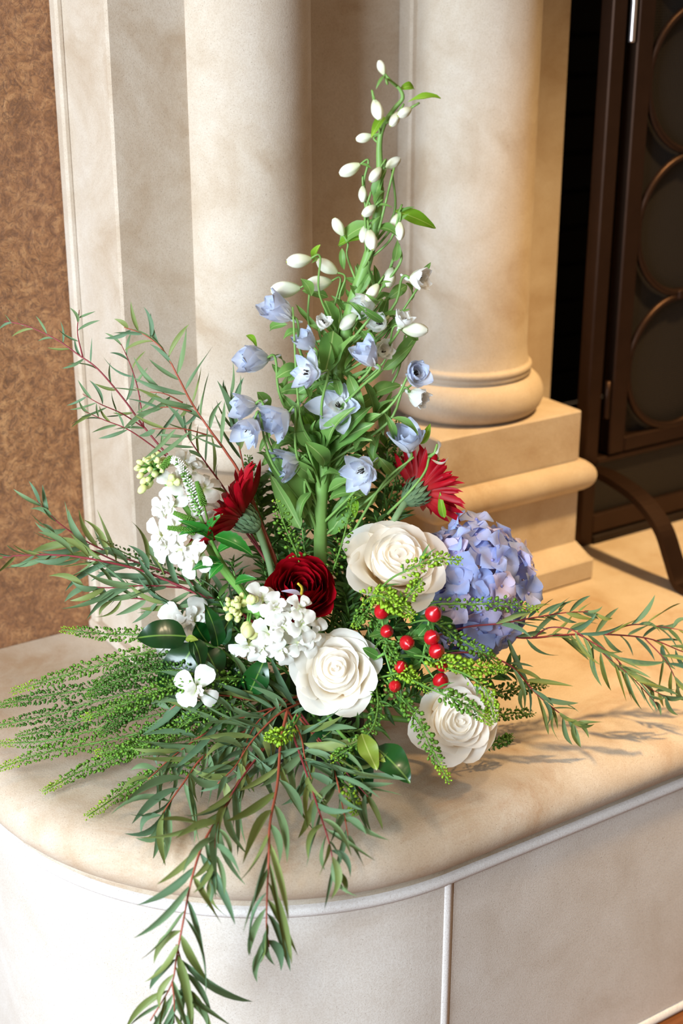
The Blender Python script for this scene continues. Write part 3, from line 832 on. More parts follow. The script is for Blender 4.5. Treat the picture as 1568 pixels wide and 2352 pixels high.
stock('tall white stock leaning left, its tip of yellow-green buds near the pilaster',
      [(640, 1480, 1.40), (560, 1365, 1.39), (500, 1290, 1.388), (445, 1190, 1.39), (400, 1128, 1.392), (352, 1072, 1.395)],
      [(378, 1178, 1.385), (372, 1232, 1.375), (400, 1212, 1.37), (418, 1262, 1.365), (445, 1282, 1.36), (385, 1252, 1.372), (462, 1158, 1.40), (486, 1180, 1.405), (470, 1120, 1.41), (440, 1078, 1.405), (488, 1222, 1.39), (395, 1160, 1.38), (410, 1105, 1.39), (455, 1195, 1.385), (425, 1065, 1.405)],
      [(330, 1082, 1.393, 13), (345, 1058, 1.39, 14), (362, 1046, 1.392, 11), (338, 1110, 1.388, 17), (356, 1088, 1.385, 12), (376, 1058, 1.388, 12), (322, 1062, 1.392, 10), (392, 1110, 1.385, 15), (368, 1070, 1.382, 10)],
      1.05, 31, C(-0.35, 0.15, 0.9))
stock('short white stock lying across the front of the dark red ranunculus',
      [(700, 1560, 1.40), (690, 1490, 1.37), (640, 1430, 1.34), (590, 1405, 1.335), (538, 1398, 1.335)],
      [(568, 1484, 1.325), (604, 1488, 1.325), (645, 1490, 1.322), (690, 1476, 1.325), (716, 1452, 1.33), (694, 1432, 1.32), (648, 1440, 1.315), (634, 1396, 1.322), (602, 1374, 1.335), (688, 1396, 1.318), (618, 1456, 1.316)],
      [(535, 1385, 1.33, 11), (545, 1405, 1.327, 12), (560, 1385, 1.33, 12), (575, 1378, 1.328, 16), (526, 1415, 1.33, 12), (545, 1420, 1.327, 11), (567, 1444, 1.32, 20), (555, 1368, 1.332, 9), (532, 1400, 1.325, 10), (520, 1398, 1.33, 9)],
      0.95, 37, C(-0.1, 0.2, 0.95))
stock('white stock half hidden behind the glossy dark leaves on the left',
      [(640, 1560, 1.40), (540, 1530, 1.385), (470, 1490, 1.38), (420, 1450, 1.38)],
      [(420, 1432, 1.378), (445, 1428, 1.375), (402, 1452, 1.378), (398, 1500, 1.372), (450, 1586, 1.305), (425, 1480, 1.375)],
      [], 1.35, 41, C(-0.2, 0.3, 0.9))

# ---- delphinium
def delphinium():
    rng = random.Random(51)
    DD = 1.42
    stem_px = [(735, 1330), (737, 1150), (752, 990), (783, 810), (812, 690), (842, 600), (862, 520), (872, 420), (871, 330), (882, 285), (905, 250), (924, 226), (918, 205), (897, 186), (882, 168)]
    base_pt = P(730, 1500, 1.41)
    t = thing('delphinium', base_pt, 'tall delphinium spike with pale blue florets and white buds', 'delphinium')
    spx = [P(730, 1500, 1.41)] + [P(x, y, DD) for x, y in stem_px]
    sp = catmull(spx, 6)
    def rad(q):
        if q < 0.28: return 0.0072
        if q < 0.62: return 0.0072 - (q - 0.28) / 0.34 * 0.0046
        return 0.0026 - (q - 0.62) / 0.38 * 0.0014
    meshpart(t, 'stem', *tube(sp, 0, 0, 10, True, rad), 'del_stem')
    spx2 = catmull([Vector((x, y, 0)) for x, y in stem_px], 6)
    def stem_at(y):
        return min(spx2, key=lambda q: abs(q.y - y))
    def pedicel_path(x, y, D, drop, attach):
        s = stem_at(min(1280, y + drop))
        p0 = P(s.x, s.y, DD); p3 = P(x, y, D)
        m = P(x * 0.72 + s.x * 0.28, y + drop * 0.42, D * 0.6 + DD * 0.4)
        m2 = p3 + attach * 0.010
        return catmull([p0, m, m2, p3], 5)
    # buds: pixel, direction of the tip in the picture, length
    buds = [(876, 155, 110, 30, 0), (866, 252, 285, 44, 50), (929, 258, 215, 36, -14), (906, 274, 240, 36, -2), (836, 316, 195, 36, -20), (803, 389, 205, 48, 90), (902, 374, 35, 38, 110), (862, 401, 235, 40, 40), (833, 446, 270, 34, 90), (847, 484, 220, 38, -10), (777, 521, 120, 42, 90), (907, 512, 250, 42, 60), (918, 531, 270, 38, 60), (852, 551, 280, 48, 30), (835, 538, 260, 36, 50), (686, 598, 190, 54, 170), (751, 612, 150, 52, 120), (731, 650, 190, 60, 180), (655, 664, 185, 64, 190), (895, 637, 260, 48, 110), (855, 672, 235, 44, 80), (800, 738, 225, 50, 80), (953, 757, 355, 56, 160), (872, 735, 200, 46, 90)]
    pr = []
    for q in range(11):
        s = q / 10; pr.append((0.5 * 0.56 * max(0.05, sin(pi * (0.06 + 0.90 * s) ** 1.15) ** 0.6), s))
    vb, fb_ = lathe(pr, 0, 0, 20)
    vb = [Vector((p.x * (1 + 0.08 * cos(5 * math.atan2(p.y, p.x) + 3 * p.z)), p.z, p.y * (1 + 0.08 * cos(5 * math.atan2(p.y, p.x) + 3 * p.z)))) for p in vb]
    budme = mesh_of('bud', vb, [tuple(reversed(q)) for q in fb_], 'del_bud')
    for (x, y, an, ln, drop) in buds:
        a = radians(an); D = DD - 0.012 + rng.uniform(-0.02, 0.02)
        c = P(x, y, D); d = C(cos(a), sin(a), rng.uniform(-0.15, 0.35)); L = ln * M_PX * 0.98
        p0 = c - d * L * 0.5; p1 = c + d * L * 0.5
        M = frame(p0, p1, C(0, 0.2, 1), L)
        b_ = part(t, 'bud', budme, M)
        path = pedicel_path(x - cos(a) * ln * 0.5, y + sin(a) * ln * 0.5, D, max(14, drop + 30), -d)
        path[-1] = p0
        meshpart(b_, 'pedicel', *tube(path, 0.0013, 0.0010, 5), 'del_stem', p0)
        meshpart(b_, 'green_tip', *tube([p1 - d * L * 0.10, p1 - d * L * 0.03, p1 + d * L * 0.015], 0.0016 * ln / 40, 0.0004, 6), 'del_bud_tip', p1)
        sd = C(cos(a + 2.3), sin(a + 2.3), 0.1)
        if rng.random() < 0.6:
            leaf_between(b_, p0 - d * 0.001, p0 + sd * rng.uniform(0.008, 0.018), 0.0035, C(0, 0.5, 1), 'del_leaf', 'bl', dict(kind='lance', arch=0.15), 'bract')
    # open florets: pixel, diameter, facing (picture right, up, towards), openness, material, drop of the stalk
    fl = [(640, 712, 84, (-0.75, 0.45, 0.45), 0.45, 'del_blue', 210), (583, 824, 84, (-0.85, -0.05, 0.45), 0.42, 'del_blue', 240), (843, 815, 74, (-0.55, 0.6, 0.5), 0.5, 'del_blue', 130), (712, 856, 78, (-0.75, 0.0, 0.6), 0.85, 'del_blue', 190), (702, 782, 62, (-0.5, 0.5, 0.4), 0.5, 'del_blue', 140), (777, 932, 96, (-0.15, 0.15, 0.95), 1.05, 'del_blue', 170), (634, 965, 90, (-0.75, -0.45, 0.5), 0.62, 'del_blue', 240), (560, 932, 70, (-0.8, -0.1, 0.3), 0.5, 'del_blue', 260), (566, 988, 88, (-0.5, -0.65, 0.5), 0.7, 'del_blue', 240), (658, 1066, 90, (-0.8, -0.3, 0.5), 0.6, 'del_blue', 190), (834, 1080, 96, (-0.55, -0.35, 0.75), 0.85, 'del_blue', 130), (937, 1010, 84, (-0.1, 0.75, 0.6), 0.55, 'del_blue', 190), (955, 857, 66, (0.35, 0.1, 0.85), 0.55, 'del_blue', 190), (960, 912, 60, (0.7, -0.4, 0.4), 0.45, 'del_white', 170), (962, 641, 56, (0.8, -0.1, 0.4), 0.6, 'del_white', 170), (838, 700, 70, (-0.75, -0.2, 0.5), 0.5, 'del_white', 120), (872, 742, 50, (-0.4, 0.2, 0.6), 0.6, 'del_white', 120), (880, 805, 46, (0.4, 0.2, 0.6), 0.6, 'del_white', 120), (742, 742, 40, (0.2, 0.4, 0.6), 0.5, 'del_white', 140), (925, 735, 46, (0.3, 0.7, 0.5), 0.6, 'del_white', 130)]
    for (x, y, dia, ax, op, mat, drop) in fl:
        D = DD - 0.03 + rng.uniform(-0.02, 0.015)
        if x > 860: D += 0.015
        c = P(x, y, D); n = C(*ax); S = dia * M_PX * 1.14
        base = c - n * S * (0.34 if op < 0.8 else 0.2)
        M = axis_matrix(base, n, rng.uniform(0, 6)); M3 = M.to_3x3()
        acc = ([], [])
        add(acc, tube(catmull([base + n * S * 0.06, base - n * S * 0.12, base - n * S * 0.34 + Vector((0, 0, 0.004))], 4), 0.0030, 0.0010, 7))
        fo = meshpart(t, 'floret', acc[0], acc[1], mat, base)
        q0 = base - n * S * 0.05
        path = pedicel_path(x - ax[0] * dia * 0.4, y + ax[1] * dia * 0.4, D, drop, -n); path[-1] = q0
        meshpart(fo, 'pedicel', *tube(path, 0.0016, 0.0012, 6), 'del_stem', q0)
        for ring_, (cnt, k_, sz) in enumerate(((6, 1.0, 0.62), (5, 0.74, 0.52), (4, 0.45, 0.34))):
            for k in range(cnt):
                aa = 2 * pi * (k + 0.5 * ring_) / cnt + rng.uniform(-0.2, 0.2); fa = (op * 1.12 + 0.08) * k_ * rng.uniform(0.8, 1.2); LL = S * sz * rng.uniform(0.9, 1.12) * (1.15 if op < 0.7 else 1.0)
                dl = Vector((cos(aa) * sin(fa), sin(aa) * sin(fa), cos(fa))); nl = Vector((-cos(aa) * cos(fa), -sin(aa) * cos(fa), sin(fa)))
                p0 = base + M3 @ (Vector((cos(aa), sin(aa), 0)) * 0.0022); p1 = p0 + M3 @ dl * LL
                part(fo, 'petal', broad_petal(mat if ring_ < 2 else 'del_white', 10 + rng.randint(0, 3), 0.22, -0.15 if op > 0.8 else 0.10, 0.03, 6, 'point'), frame(p0, p1, M3 @ nl, LL * (0.80 if op < 0.7 else 0.62)))
        acc = ([], [])
        for k in range(7 if mat == 'del_blue' else 3):
            aa = k * 0.9; e = base + M3 @ Vector((0.0022 * cos(aa), 0.0022 * sin(aa), S * 0.26 + 0.002 * (k % 3)))
            add(acc, tube([base, e, e + M3 @ Vector((0, 0, 0.0012))], 0.0004, 0.0008, 4))
        meshpart(fo, 'stamens', acc[0], acc[1], 'stamen', base)
    # withered blossom with one curled petal on the right
    c = P(998, 1040, 1.41)
    fo = meshpart(t, 'withered_floret', *tube([P(985, 1050, 1.412), c, P(1004, 1020, 1.41)], 0.002, 0.0012, 6), 'del_stem', c)
    leaf_between(fo, c, P(1004, 1012, 1.405), 0.012, C(1, 0, 0.4), 'del_white', 'wf', dict(kind='ovate', arch=0.15, fold=0.5), 'petal')
    leaf_between(fo, P(990, 1055, 1.408), P(1030, 1050, 1.40), 0.006, C(0, 1, 0.3), 'del_white', 'wf2', dict(kind='lance', arch=-0.35, fold=0.5), 'petal')
    meshpart(fo, 'pedicel', *tube(catmull([P(890, 1180, 1.41), P(940, 1130, 1.395), P(975, 1085, 1.40), P(985, 1052, 1.41)], 5), 0.0016, 0.0013, 6), 'del_stem', c)
    # leaves: base, tip, width in pixels, young or not, arch
    lv = [(700, 1190, 598, 1035, 62, 0, 0.10), (690, 1215, 620, 1090, 46, 0, -0.05), (775, 1015, 868, 962, 50, 0, 0.12), (735, 1040, 742, 955, 40, 0, 0.1), (738, 1110, 790, 1095, 34, 0, 0.35), (740, 1120, 728, 1030, 44, 0, 0.05), (755, 1150, 830, 1140, 34, 0, 0.25), (800, 1140, 815, 1190, 30, 1, 0.2), (690, 945, 712, 990, 30, 1, 0.2), (672, 1010, 640, 1000, 26, 0, 0.2),
          (905, 484, 1000, 525, 34, 1, 0.12), (935, 235, 1012, 226, 16, 1, 0.12), (918, 205, 950, 205, 18, 1, 0.30), (882, 268, 852, 318, 22, 1, 0.10), (888, 388, 862, 460, 26, 0, 0.1), (860, 470, 885, 440, 16, 0, 0.1), (852, 515, 778, 570, 44, 0, 0.15), (835, 548, 775, 565, 24, 1, 0.1), (862, 525, 920, 548, 26, 0, 0.2), (785, 570, 790, 620, 16, 0, 0.2), (912, 550, 905, 600, 20, 0, 0.2), (720, 600, 735, 562, 22, 1, 0.1), (715, 605, 745, 620, 14, 0, 0.3), (690, 640, 715, 680, 26, 0, 0.2), (745, 690, 768, 760, 34, 0, 0.1), (930, 650, 945, 690, 18, 0, 0.1), (888, 690, 935, 655, 26, 0, 0.2), (858, 700, 905, 680, 24, 0, 0.2), (565, 770, 590, 800, 16, 1, 0.3), (622, 820, 650, 840, 18, 0, 0.2),
          (765, 760, 745, 860, 56, 0, 0.08), (790, 830, 770, 700, 40, 0, 0.05), (770, 880, 700, 820, 40, 0, 0.25), (690, 850, 632, 870, 36, 0, 0.2), (700, 900, 640, 905, 40, 0, 0.2), (660, 850, 640, 915, 40, 0, -0.1), (735, 870, 775, 895, 32, 0, 0.25), (780, 850, 815, 770, 34, 0, 0.1), (900, 860, 965, 760, 30, 0, 0.12), (850, 910, 920, 885, 36, 0, 0.12), (880, 850, 950, 790, 26, 0, 0.15), (905, 740, 960, 782, 20, 0, 0.2), (805, 950, 870, 900, 28, 0, 0.1), (820, 1000, 862, 1025, 28, 0, 0.3), (640, 900, 690, 990, 34, 0, 0.3), (590, 900, 612, 950, 32, 0, 0.2), (640, 1010, 600, 1070, 24, 0, 0.25), (880, 945, 905, 1010, 18, 0, 0.25), (900, 960, 960, 1000, 18, 0, 0.2), (965, 1020, 988, 972, 22, 1, 0.08), (870, 1050, 905, 1090, 24, 0, 0.25), (620, 1035, 690, 1025, 22, 0, 0.3), (800, 860, 840, 950, 30, 0, 0.2), (760, 930, 740, 830, 34, 0, 0.1), (860, 960, 830, 870, 26, 0, 0.1), (880, 1000, 900, 900, 26, 0, 0.1), (650, 780, 690, 760, 22, 0, 0.2), (660, 745, 620, 760, 20, 0, 0.2), (885, 760, 940, 740, 22, 0, 0.2), (1010, 1130, 1020, 1190, 18, 1, 0.1), (760, 1050, 800, 1000, 34, 0, 0.1), (715, 1130, 690, 1200, 26, 0, 0.3), (770, 1190, 850, 1130, 30, 0, 0.2), (720, 1060, 690, 980, 34, 0, 0.1), (830, 760, 870, 820, 26, 0, 0.15)]
    for i, (x0, y0, x1, y1, w, yg, ar) in enumerate(lv):
        front = -0.01 if i < 10 else rng.uniform(-0.03, 0.035)
        p0 = P(x0, y0, DD + front * 0.4); p1 = P(x1, y1, DD + front + rng.uniform(-0.01, 0.01))
        nn = C(rng.uniform(-.5, .5), rng.uniform(0.1, .7), 0.8)
        mat = 'del_leaf_new' if yg else 'del_leaf'
        ak = int(round(ar * 20))
        leaf_between(t, p0, p1, w * M_PX, nn, mat, ('dl', ak, i % 3), dict(kind=('ovate', 'lance', 'obov')[i % 3], arch=ar, fold=0.35, wavy=0.25, seg=9))
    for i in range(125):
        y = rng.uniform(640, 1080); s = stem_at(y); x = s.x + rng.gauss(10, 55)
        a = rng.uniform(0.2, 2.9); ln = rng.uniform(34, 78)
        dd = rng.uniform(-0.022, 0.05)
        leaf_between(t, P(x, y, DD + dd), P(x + cos(a) * ln, y - sin(a) * ln * 0.9, DD + dd + rng.uniform(-.02, .02)), rng.uniform(10, 24) * M_PX, C(rng.uniform(-.6, .6), rng.uniform(0, .8), .8), 'del_leaf', ('dx', i % 4), dict(kind=('ovate', 'lance')[i % 2], arch=(0.2, 0.1, -0.1, 0.28)[i % 4], fold=0.35, wavy=0.25, seg=9))
    for i in range(46):
        y = rng.uniform(1000, 1230); s = stem_at(y); sd = rng.choice((-1, 1)); x = s.x + sd * rng.uniform(4, 26)
        a = pi / 2 - sd * rng.uniform(0.25, 1.15); ln = rng.uniform(60, 125)
        dd = rng.uniform(-0.035, 0.05)
        leaf_between(t, P(x, y, DD + dd * 0.3), P(x + cos(a) * ln, y - sin(a) * ln, DD + dd), rng.uniform(20, 42) * M_PX, C(rng.uniform(-.6, .6), rng.uniform(0, .8), .8), 'del_leaf', ('dy', i % 4), dict(kind=('ovate', 'lance', 'obov')[i % 3], arch=(0.22, 0.12, 0.30, 0.05)[i % 4], fold=0.4, wavy=0.3, seg=9))
    # extra thin stalks rising within the spike
    for (x0, y0, x1, y1, x2, y2, dd) in ((745, 1150, 690, 960, 672, 705, -0.03), (760, 1000, 870, 800, 960, 660, 0.0), (770, 1010, 900, 880, 930, 770, 0.02), (765, 1080, 850, 960, 950, 880, 0.02), (800, 1240, 880, 1110, 950, 1050, -0.02), (820, 640, 860, 560, 905, 385, -0.01), (850, 570, 905, 490, 900, 390, 0.01), (850, 600, 838, 500, 852, 440, -0.012), (880, 660, 920, 600, 915, 560, 0.0)):
        q = catmull([P(x0, y0, DD), P(x1, y1, DD + dd), P(x2, y2, DD + dd)], 6)
        meshpart(t, 'pedicel', *tube(q, 0.0016, 0.0011, 6), 'del_stem', q[0])
delphinium()

# ---- eucalyptus
def eucalyptus(label, path, n, ln, wd, seed, stem_mat='euc_stem', r0=0.0021, twigs=(), ang=(20, 60), olive=0.25, droop=0.25, start=0.08, view=0.75, bare=1.0):
    rng = random.Random(seed)
    root = P(*path[0])
    t = thing('eucalyptus_branch', root, label, 'eucalyptus', 'willow eucalyptus branches')
    def run(pp, n, r0, r1, nm, host):
        pts = catmull([P(*q, lift=0.014) for q in pp], 7)
        st = meshpart(host, nm, *tube(pts, r0, r1, 6), stem_mat, pts[0])
        L = len(pts) - 1
        for i in range(n):
            q = start + (1 - start) * (i + rng.uniform(0, 0.7)) / n
            k = min(L - 1, int(q * L)); fr = q * L - k
            p = pts[k].lerp(pts[min(k + 1, L)], min(1, fr)); tg = (pts[min(k + 1, L)] - pts[max(k - 1, 0)]).normalized()
            side = tg.cross(-FW); side = side.normalized() if side.length > 1e-3 else RT
            sg = 1 if i % 2 else -1
            a = radians(rng.uniform(*ang)) * (1 - 0.35 * q)
            out = side * sg * view + (-FW) * rng.uniform(-0.9, 0.9) * (1.15 - view) + Vector((0, 0, rng.uniform(-0.3, 0.3)))
            d = (tg * cos(a) + out.normalized() * sin(a) + Vector((0, 0, -1)) * droop * rng.uniform(0.2, 1.0)).normalized()
            LL = ln * M_PX * rng.uniform(0.7, 1.35) * (1 - 0.45 * max(0, q - 0.55) / 0.45)
            p1 = p + d * LL
            nn = (-FW * rng.uniform(0.2, 1.0) + Vector((0, 0, rng.uniform(-0.2, 1.0))) + side * rng.uniform(-0.8, 0.8))
            key = rng.randint(0, 5); mat = 'euc_olive' if rng.random() < olive else 'euc'
            leaf_between(t, p, p1, wd * M_PX * rng.uniform(0.75, 1.25), nn, mat, ('e', key), EUC[key])
        return st
    r0 *= 0.78
    run(path, n, r0, r0 * 0.35, 'stem', t)
    for tw, k in twigs: run(tw, k, r0 * 0.55, r0 * 0.25, 'twig', t)
    return t

eucalyptus('wine-stemmed eucalyptus branch reaching farthest up left against the brown wall',
    [(640, 1330, 1.42), (540, 1190, 1.43), (440, 1090, 1.44), (390, 1050, 1.44), (330, 980, 1.45), (285, 918, 1.455), (225, 848, 1.46), (180, 815, 1.465), (130, 780, 1.47), (60, 748, 1.475), (10, 738, 1.48)],
    20, 62, 7, 61, 'euc_stem2', 0.0020, twigs=[([(335, 985, 1.45), (280, 950, 1.44), (230, 928, 1.43), (190, 905, 1.43)], 7), ([(385, 1050, 1.44), (300, 990, 1.43), (240, 965, 1.425), (195, 945, 1.42)], 8), ([(190, 820, 1.46), (178, 765, 1.46), (182, 712, 1.455)], 4), ([(330, 980, 1.45), (318, 900, 1.44), (300, 840, 1.44), (278, 790, 1.44)], 7)], ang=(35, 85), olive=0.2, droop=0.1, start=0.3)
eucalyptus('orange-stemmed eucalyptus branch rising left beside the delphinium',
    [(650, 1340, 1.42), (560, 1110, 1.41), (520, 1040, 1.405), (480, 985, 1.405), (440, 925, 1.41), (410, 868, 1.41), (375, 805, 1.415), (330, 768, 1.42), (285, 752, 1.42)],
    22, 92, 11, 62, 'euc_stem', 0.0021, twigs=[([(480, 1000, 1.405), (420, 985, 1.39), (350, 985, 1.385)], 5), ([(440, 945, 1.41), (390, 935, 1.40), (340, 940, 1.395)], 5), ([(420, 925, 1.41), (380, 905, 1.41), (345, 900, 1.41)], 3)], ang=(25, 75), olive=0.25, droop=0.0, start=0.25)
eucalyptus('thin leafy eucalyptus branch standing behind the white stock and red gerbera',
    [(660, 1380, 1.43), (590, 1250, 1.44), (520, 1130, 1.45), (470, 1060, 1.45), (430, 1000, 1.45), (410, 950, 1.45)],
    18, 80, 9, 63, 'euc_stem2', 0.0018, ang=(25, 80), droop=0.0, start=0.3)
eucalyptus('upright eucalyptus tips just left of the lowest blue delphinium florets',
    [(640, 1300, 1.44), (575, 1130, 1.44), (550, 1030, 1.44), (535, 960, 1.44), (530, 900, 1.44)],
    12, 110, 13, 64, 'euc_stem', 0.0016, ang=(5, 35), droop=-0.3, start=0.4)
eucalyptus('long red-stemmed eucalyptus branch running left across the pilaster foot',
    [(640, 1480, 1.41), (540, 1400, 1.41), (440, 1358, 1.41), (330, 1312, 1.41), (240, 1290, 1.40), (150, 1276, 1.395), (40, 1276, 1.39), (-40, 1290, 1.385)],
    36, 105, 14, 65, 'euc_stem2', 0.0026, twigs=[([(420, 1350, 1.41), (330, 1345, 1.395), (250, 1350, 1.385), (180, 1345, 1.38)], 12), ([(300, 1305, 1.41), (200, 1260, 1.415), (120, 1240, 1.42)], 8)], ang=(15, 55), droop=0.1)
eucalyptus('eucalyptus branch fanning left just above the long red-stemmed one',
    [(640, 1470, 1.42), (530, 1390, 1.43), (420, 1330, 1.44), (310, 1290, 1.445), (220, 1255, 1.45), (140, 1205, 1.45), (85, 1150, 1.45)],
    28, 105, 13, 66, 'euc_stem2', 0.0022, ang=(15, 60), droop=0.05)
eucalyptus('lower left eucalyptus branch sloping just above the pepper grass',
    [(640, 1500, 1.41), (520, 1430, 1.40), (420, 1395, 1.395), (320, 1375, 1.39), (240, 1378, 1.385)],
    24, 105, 14, 67, 'euc_stem2', 0.0022, ang=(15, 60), droop=0.15)
eucalyptus('longest eucalyptus branch hanging over the hearth edge to the picture bottom',
    [(700, 1620, 1.36), (640, 1680, 1.31), (565, 1765, 1.25), (520, 1850, 1.19), (470, 1930, 1.13), (440, 2020, 1.095), (420, 2120, 1.08), (405, 2200, 1.07), (393, 2262, 1.065), (345, 2345, 1.06)],
    31, 146, 16, 68, 'euc_stem', 0.0022, twigs=[([(405, 2170, 1.075), (425, 2240, 1.07), (440, 2310, 1.065)], 7), ([(395, 2255, 1.065), (400, 2300, 1.06), (400, 2350, 1.06)], 6)], ang=(18, 52), olive=0.3, droop=0.15, start=0.15)
eucalyptus('orange-stemmed eucalyptus branch hanging straight down at the middle of the front',
    [(660, 1630, 1.33), (645, 1700, 1.28), (637, 1800, 1.21), (620, 1890, 1.14), (617, 1970, 1.10), (613, 2060, 1.085), (612, 2130, 1.08), (618, 2175, 1.078)],
    24, 156, 17, 69, 'euc_stem', 0.0022, ang=(12, 48), olive=0.25, droop=0.15, start=0.12)
eucalyptus('eucalyptus branch arching forward right, above the bottom glossy leaves',
    [(680, 1640, 1.33), (725, 1695, 1.28), (765, 1765, 1.23), (786, 1850, 1.17), (800, 1925, 1.13)],
    17, 132, 14, 70, 'euc_stem', 0.0018, ang=(20, 58), olive=0.2, droop=0.15, start=0.1)
eucalyptus('short red-stemmed eucalyptus branch ending on the hearth lip right of the middle one',
    [(670, 1680, 1.30), (705, 1780, 1.22), (735, 1870, 1.16), (757, 1940, 1.115), (768, 2005, 1.10)],
    19, 120, 14, 71, 'euc_stem2', 0.0018, ang=(15, 50), olive=0.3, droop=0.15, start=0.15)
eucalyptus('eucalyptus branch sweeping front left over the bare stone',
    [(660, 1630, 1.345), (560, 1680, 1.32), (470, 1735, 1.28), (420, 1800, 1.24), (385, 1850, 1.215), (362, 1890, 1.20)],
    26, 130, 17, 72, 'euc_stem', 0.0021, ang=(18, 58), olive=0.2, droop=0.05, start=0.1)
eucalyptus('red-twigged eucalyptus branch just below the glossy leaves on the left',
    [(690, 1600, 1.36), (600, 1610, 1.34), (520, 1598, 1.325), (440, 1600, 1.315), (380, 1640, 1.31), (345, 1700, 1.30)],
    24, 115, 16, 73, 'euc_stem', 0.0018, ang=(20, 70), olive=0.15, droop=0.05, start=0.1)
eucalyptus('small eucalyptus branch hanging between the longest and the middle one',
    [(640, 1680, 1.31), (560, 1780, 1.23), (505, 1880, 1.16), (492, 1960, 1.115), (487, 2030, 1.10)],
    16, 118, 14, 74, 'euc_stem2', 0.0017, ang=(15, 50), olive=0.35, droop=0.15, start=0.3)
eucalyptus('leafy eucalyptus branch spreading flat across the middle of the front',
    [(700, 1610, 1.36), (640, 1640, 1.32), (580, 1700, 1.28), (540, 1760, 1.245), (500, 1800, 1.22)],
    26, 125, 16, 75, 'euc_stem', 0.0018, ang=(30, 85), olive=0.2, droop=0.0, start=0.05)
eucalyptus('broad eucalyptus branch below the middle rose with leaves pointing right',
    [(660, 1630, 1.34), (690, 1690, 1.285), (700, 1740, 1.25), (715, 1790, 1.22)],
    16, 150, 18, 76, 'euc_stem', 0.0016, ang=(40, 85), olive=0.15, droop=0.0, start=0.05)
eucalyptus('wine-stemmed eucalyptus branch reaching farthest right over the hearth',
    [(800, 1560, 1.40), (950, 1470, 1.40), (1090, 1448, 1.40), (1200, 1465, 1.405), (1300, 1458, 1.42), (1390, 1457, 1.44), (1490, 1467, 1.455), (1568, 1497, 1.46), (1640, 1520, 1.46)],
    30, 92, 12, 77, 'euc_stem2', 0.0022, twigs=[([(1330, 1458, 1.43), (1400, 1500, 1.42), (1440, 1540, 1.415), (1490, 1580, 1.41), (1530, 1600, 1.41)], 14), ([(1225, 1465, 1.41), (1260, 1442, 1.40), (1310, 1446, 1.395), (1350, 1470, 1.39), (1395, 1510, 1.385), (1450, 1555, 1.38), (1510, 1620, 1.38)], 16), ([(1480, 1466, 1.455), (1530, 1520, 1.44), (1560, 1580, 1.43)], 7), ([(1390, 1457, 1.44), (1450, 1435, 1.45), (1520, 1440, 1.46), (1580, 1450, 1.46)], 9)], ang=(18, 60), olive=0.35, droop=0.1, start=0.3)
eucalyptus('short eucalyptus branch touching the hydrangea, pointing right towards the plinth',
    [(900, 1500, 1.40), (1050, 1445, 1.375), (1150, 1432, 1.37), (1230, 1418, 1.385), (1300, 1407, 1.40), (1365, 1405, 1.41)],
    20, 82, 12, 78, 'euc_stem2', 0.0017, ang=(15, 50), olive=0.35, droop=0.0, start=0.35)
eucalyptus('small eucalyptus branch drooping right beside the lowest rose',
    [(880, 1560, 1.38), (1040, 1500, 1.37), (1160, 1522, 1.365), (1230, 1592, 1.36), (1285, 1638, 1.36), (1332, 1665, 1.36)],
    22, 88, 12, 79, 'euc_stem2', 0.0018, ang=(20, 62), olive=0.35, droop=0.2, start=0.4)

eucalyptus('eucalyptus branch lying low on the hearth between the pepper grass and the front left branch',
    [(690, 1610, 1.36), (580, 1640, 1.325), (480, 1680, 1.30), (400, 1735, 1.27), (340, 1790, 1.245)],
    26, 130, 15, 81, 'euc_stem', 0.0018, ang=(20, 70), olive=0.2, droop=0.0, start=0.1)
eucalyptus('short eucalyptus branch pointing right under the bottom glossy leaves',
    [(690, 1640, 1.32), (750, 1720, 1.26), (800, 1780, 1.22), (845, 1830, 1.195)],
    16, 120, 14, 82, 'euc_stem2', 0.0016, ang=(15, 60), olive=0.2, droop=0.0, start=0.15)
eucalyptus('dense eucalyptus branch filling the front just below the lower white stock',
    [(700, 1590, 1.37), (640, 1620, 1.335), (590, 1660, 1.31), (560, 1720, 1.27), (545, 1780, 1.24)],
    28, 120, 15, 83, 'euc_stem', 0.0016, ang=(35, 88), olive=0.15, droop=0.0, start=0.05)

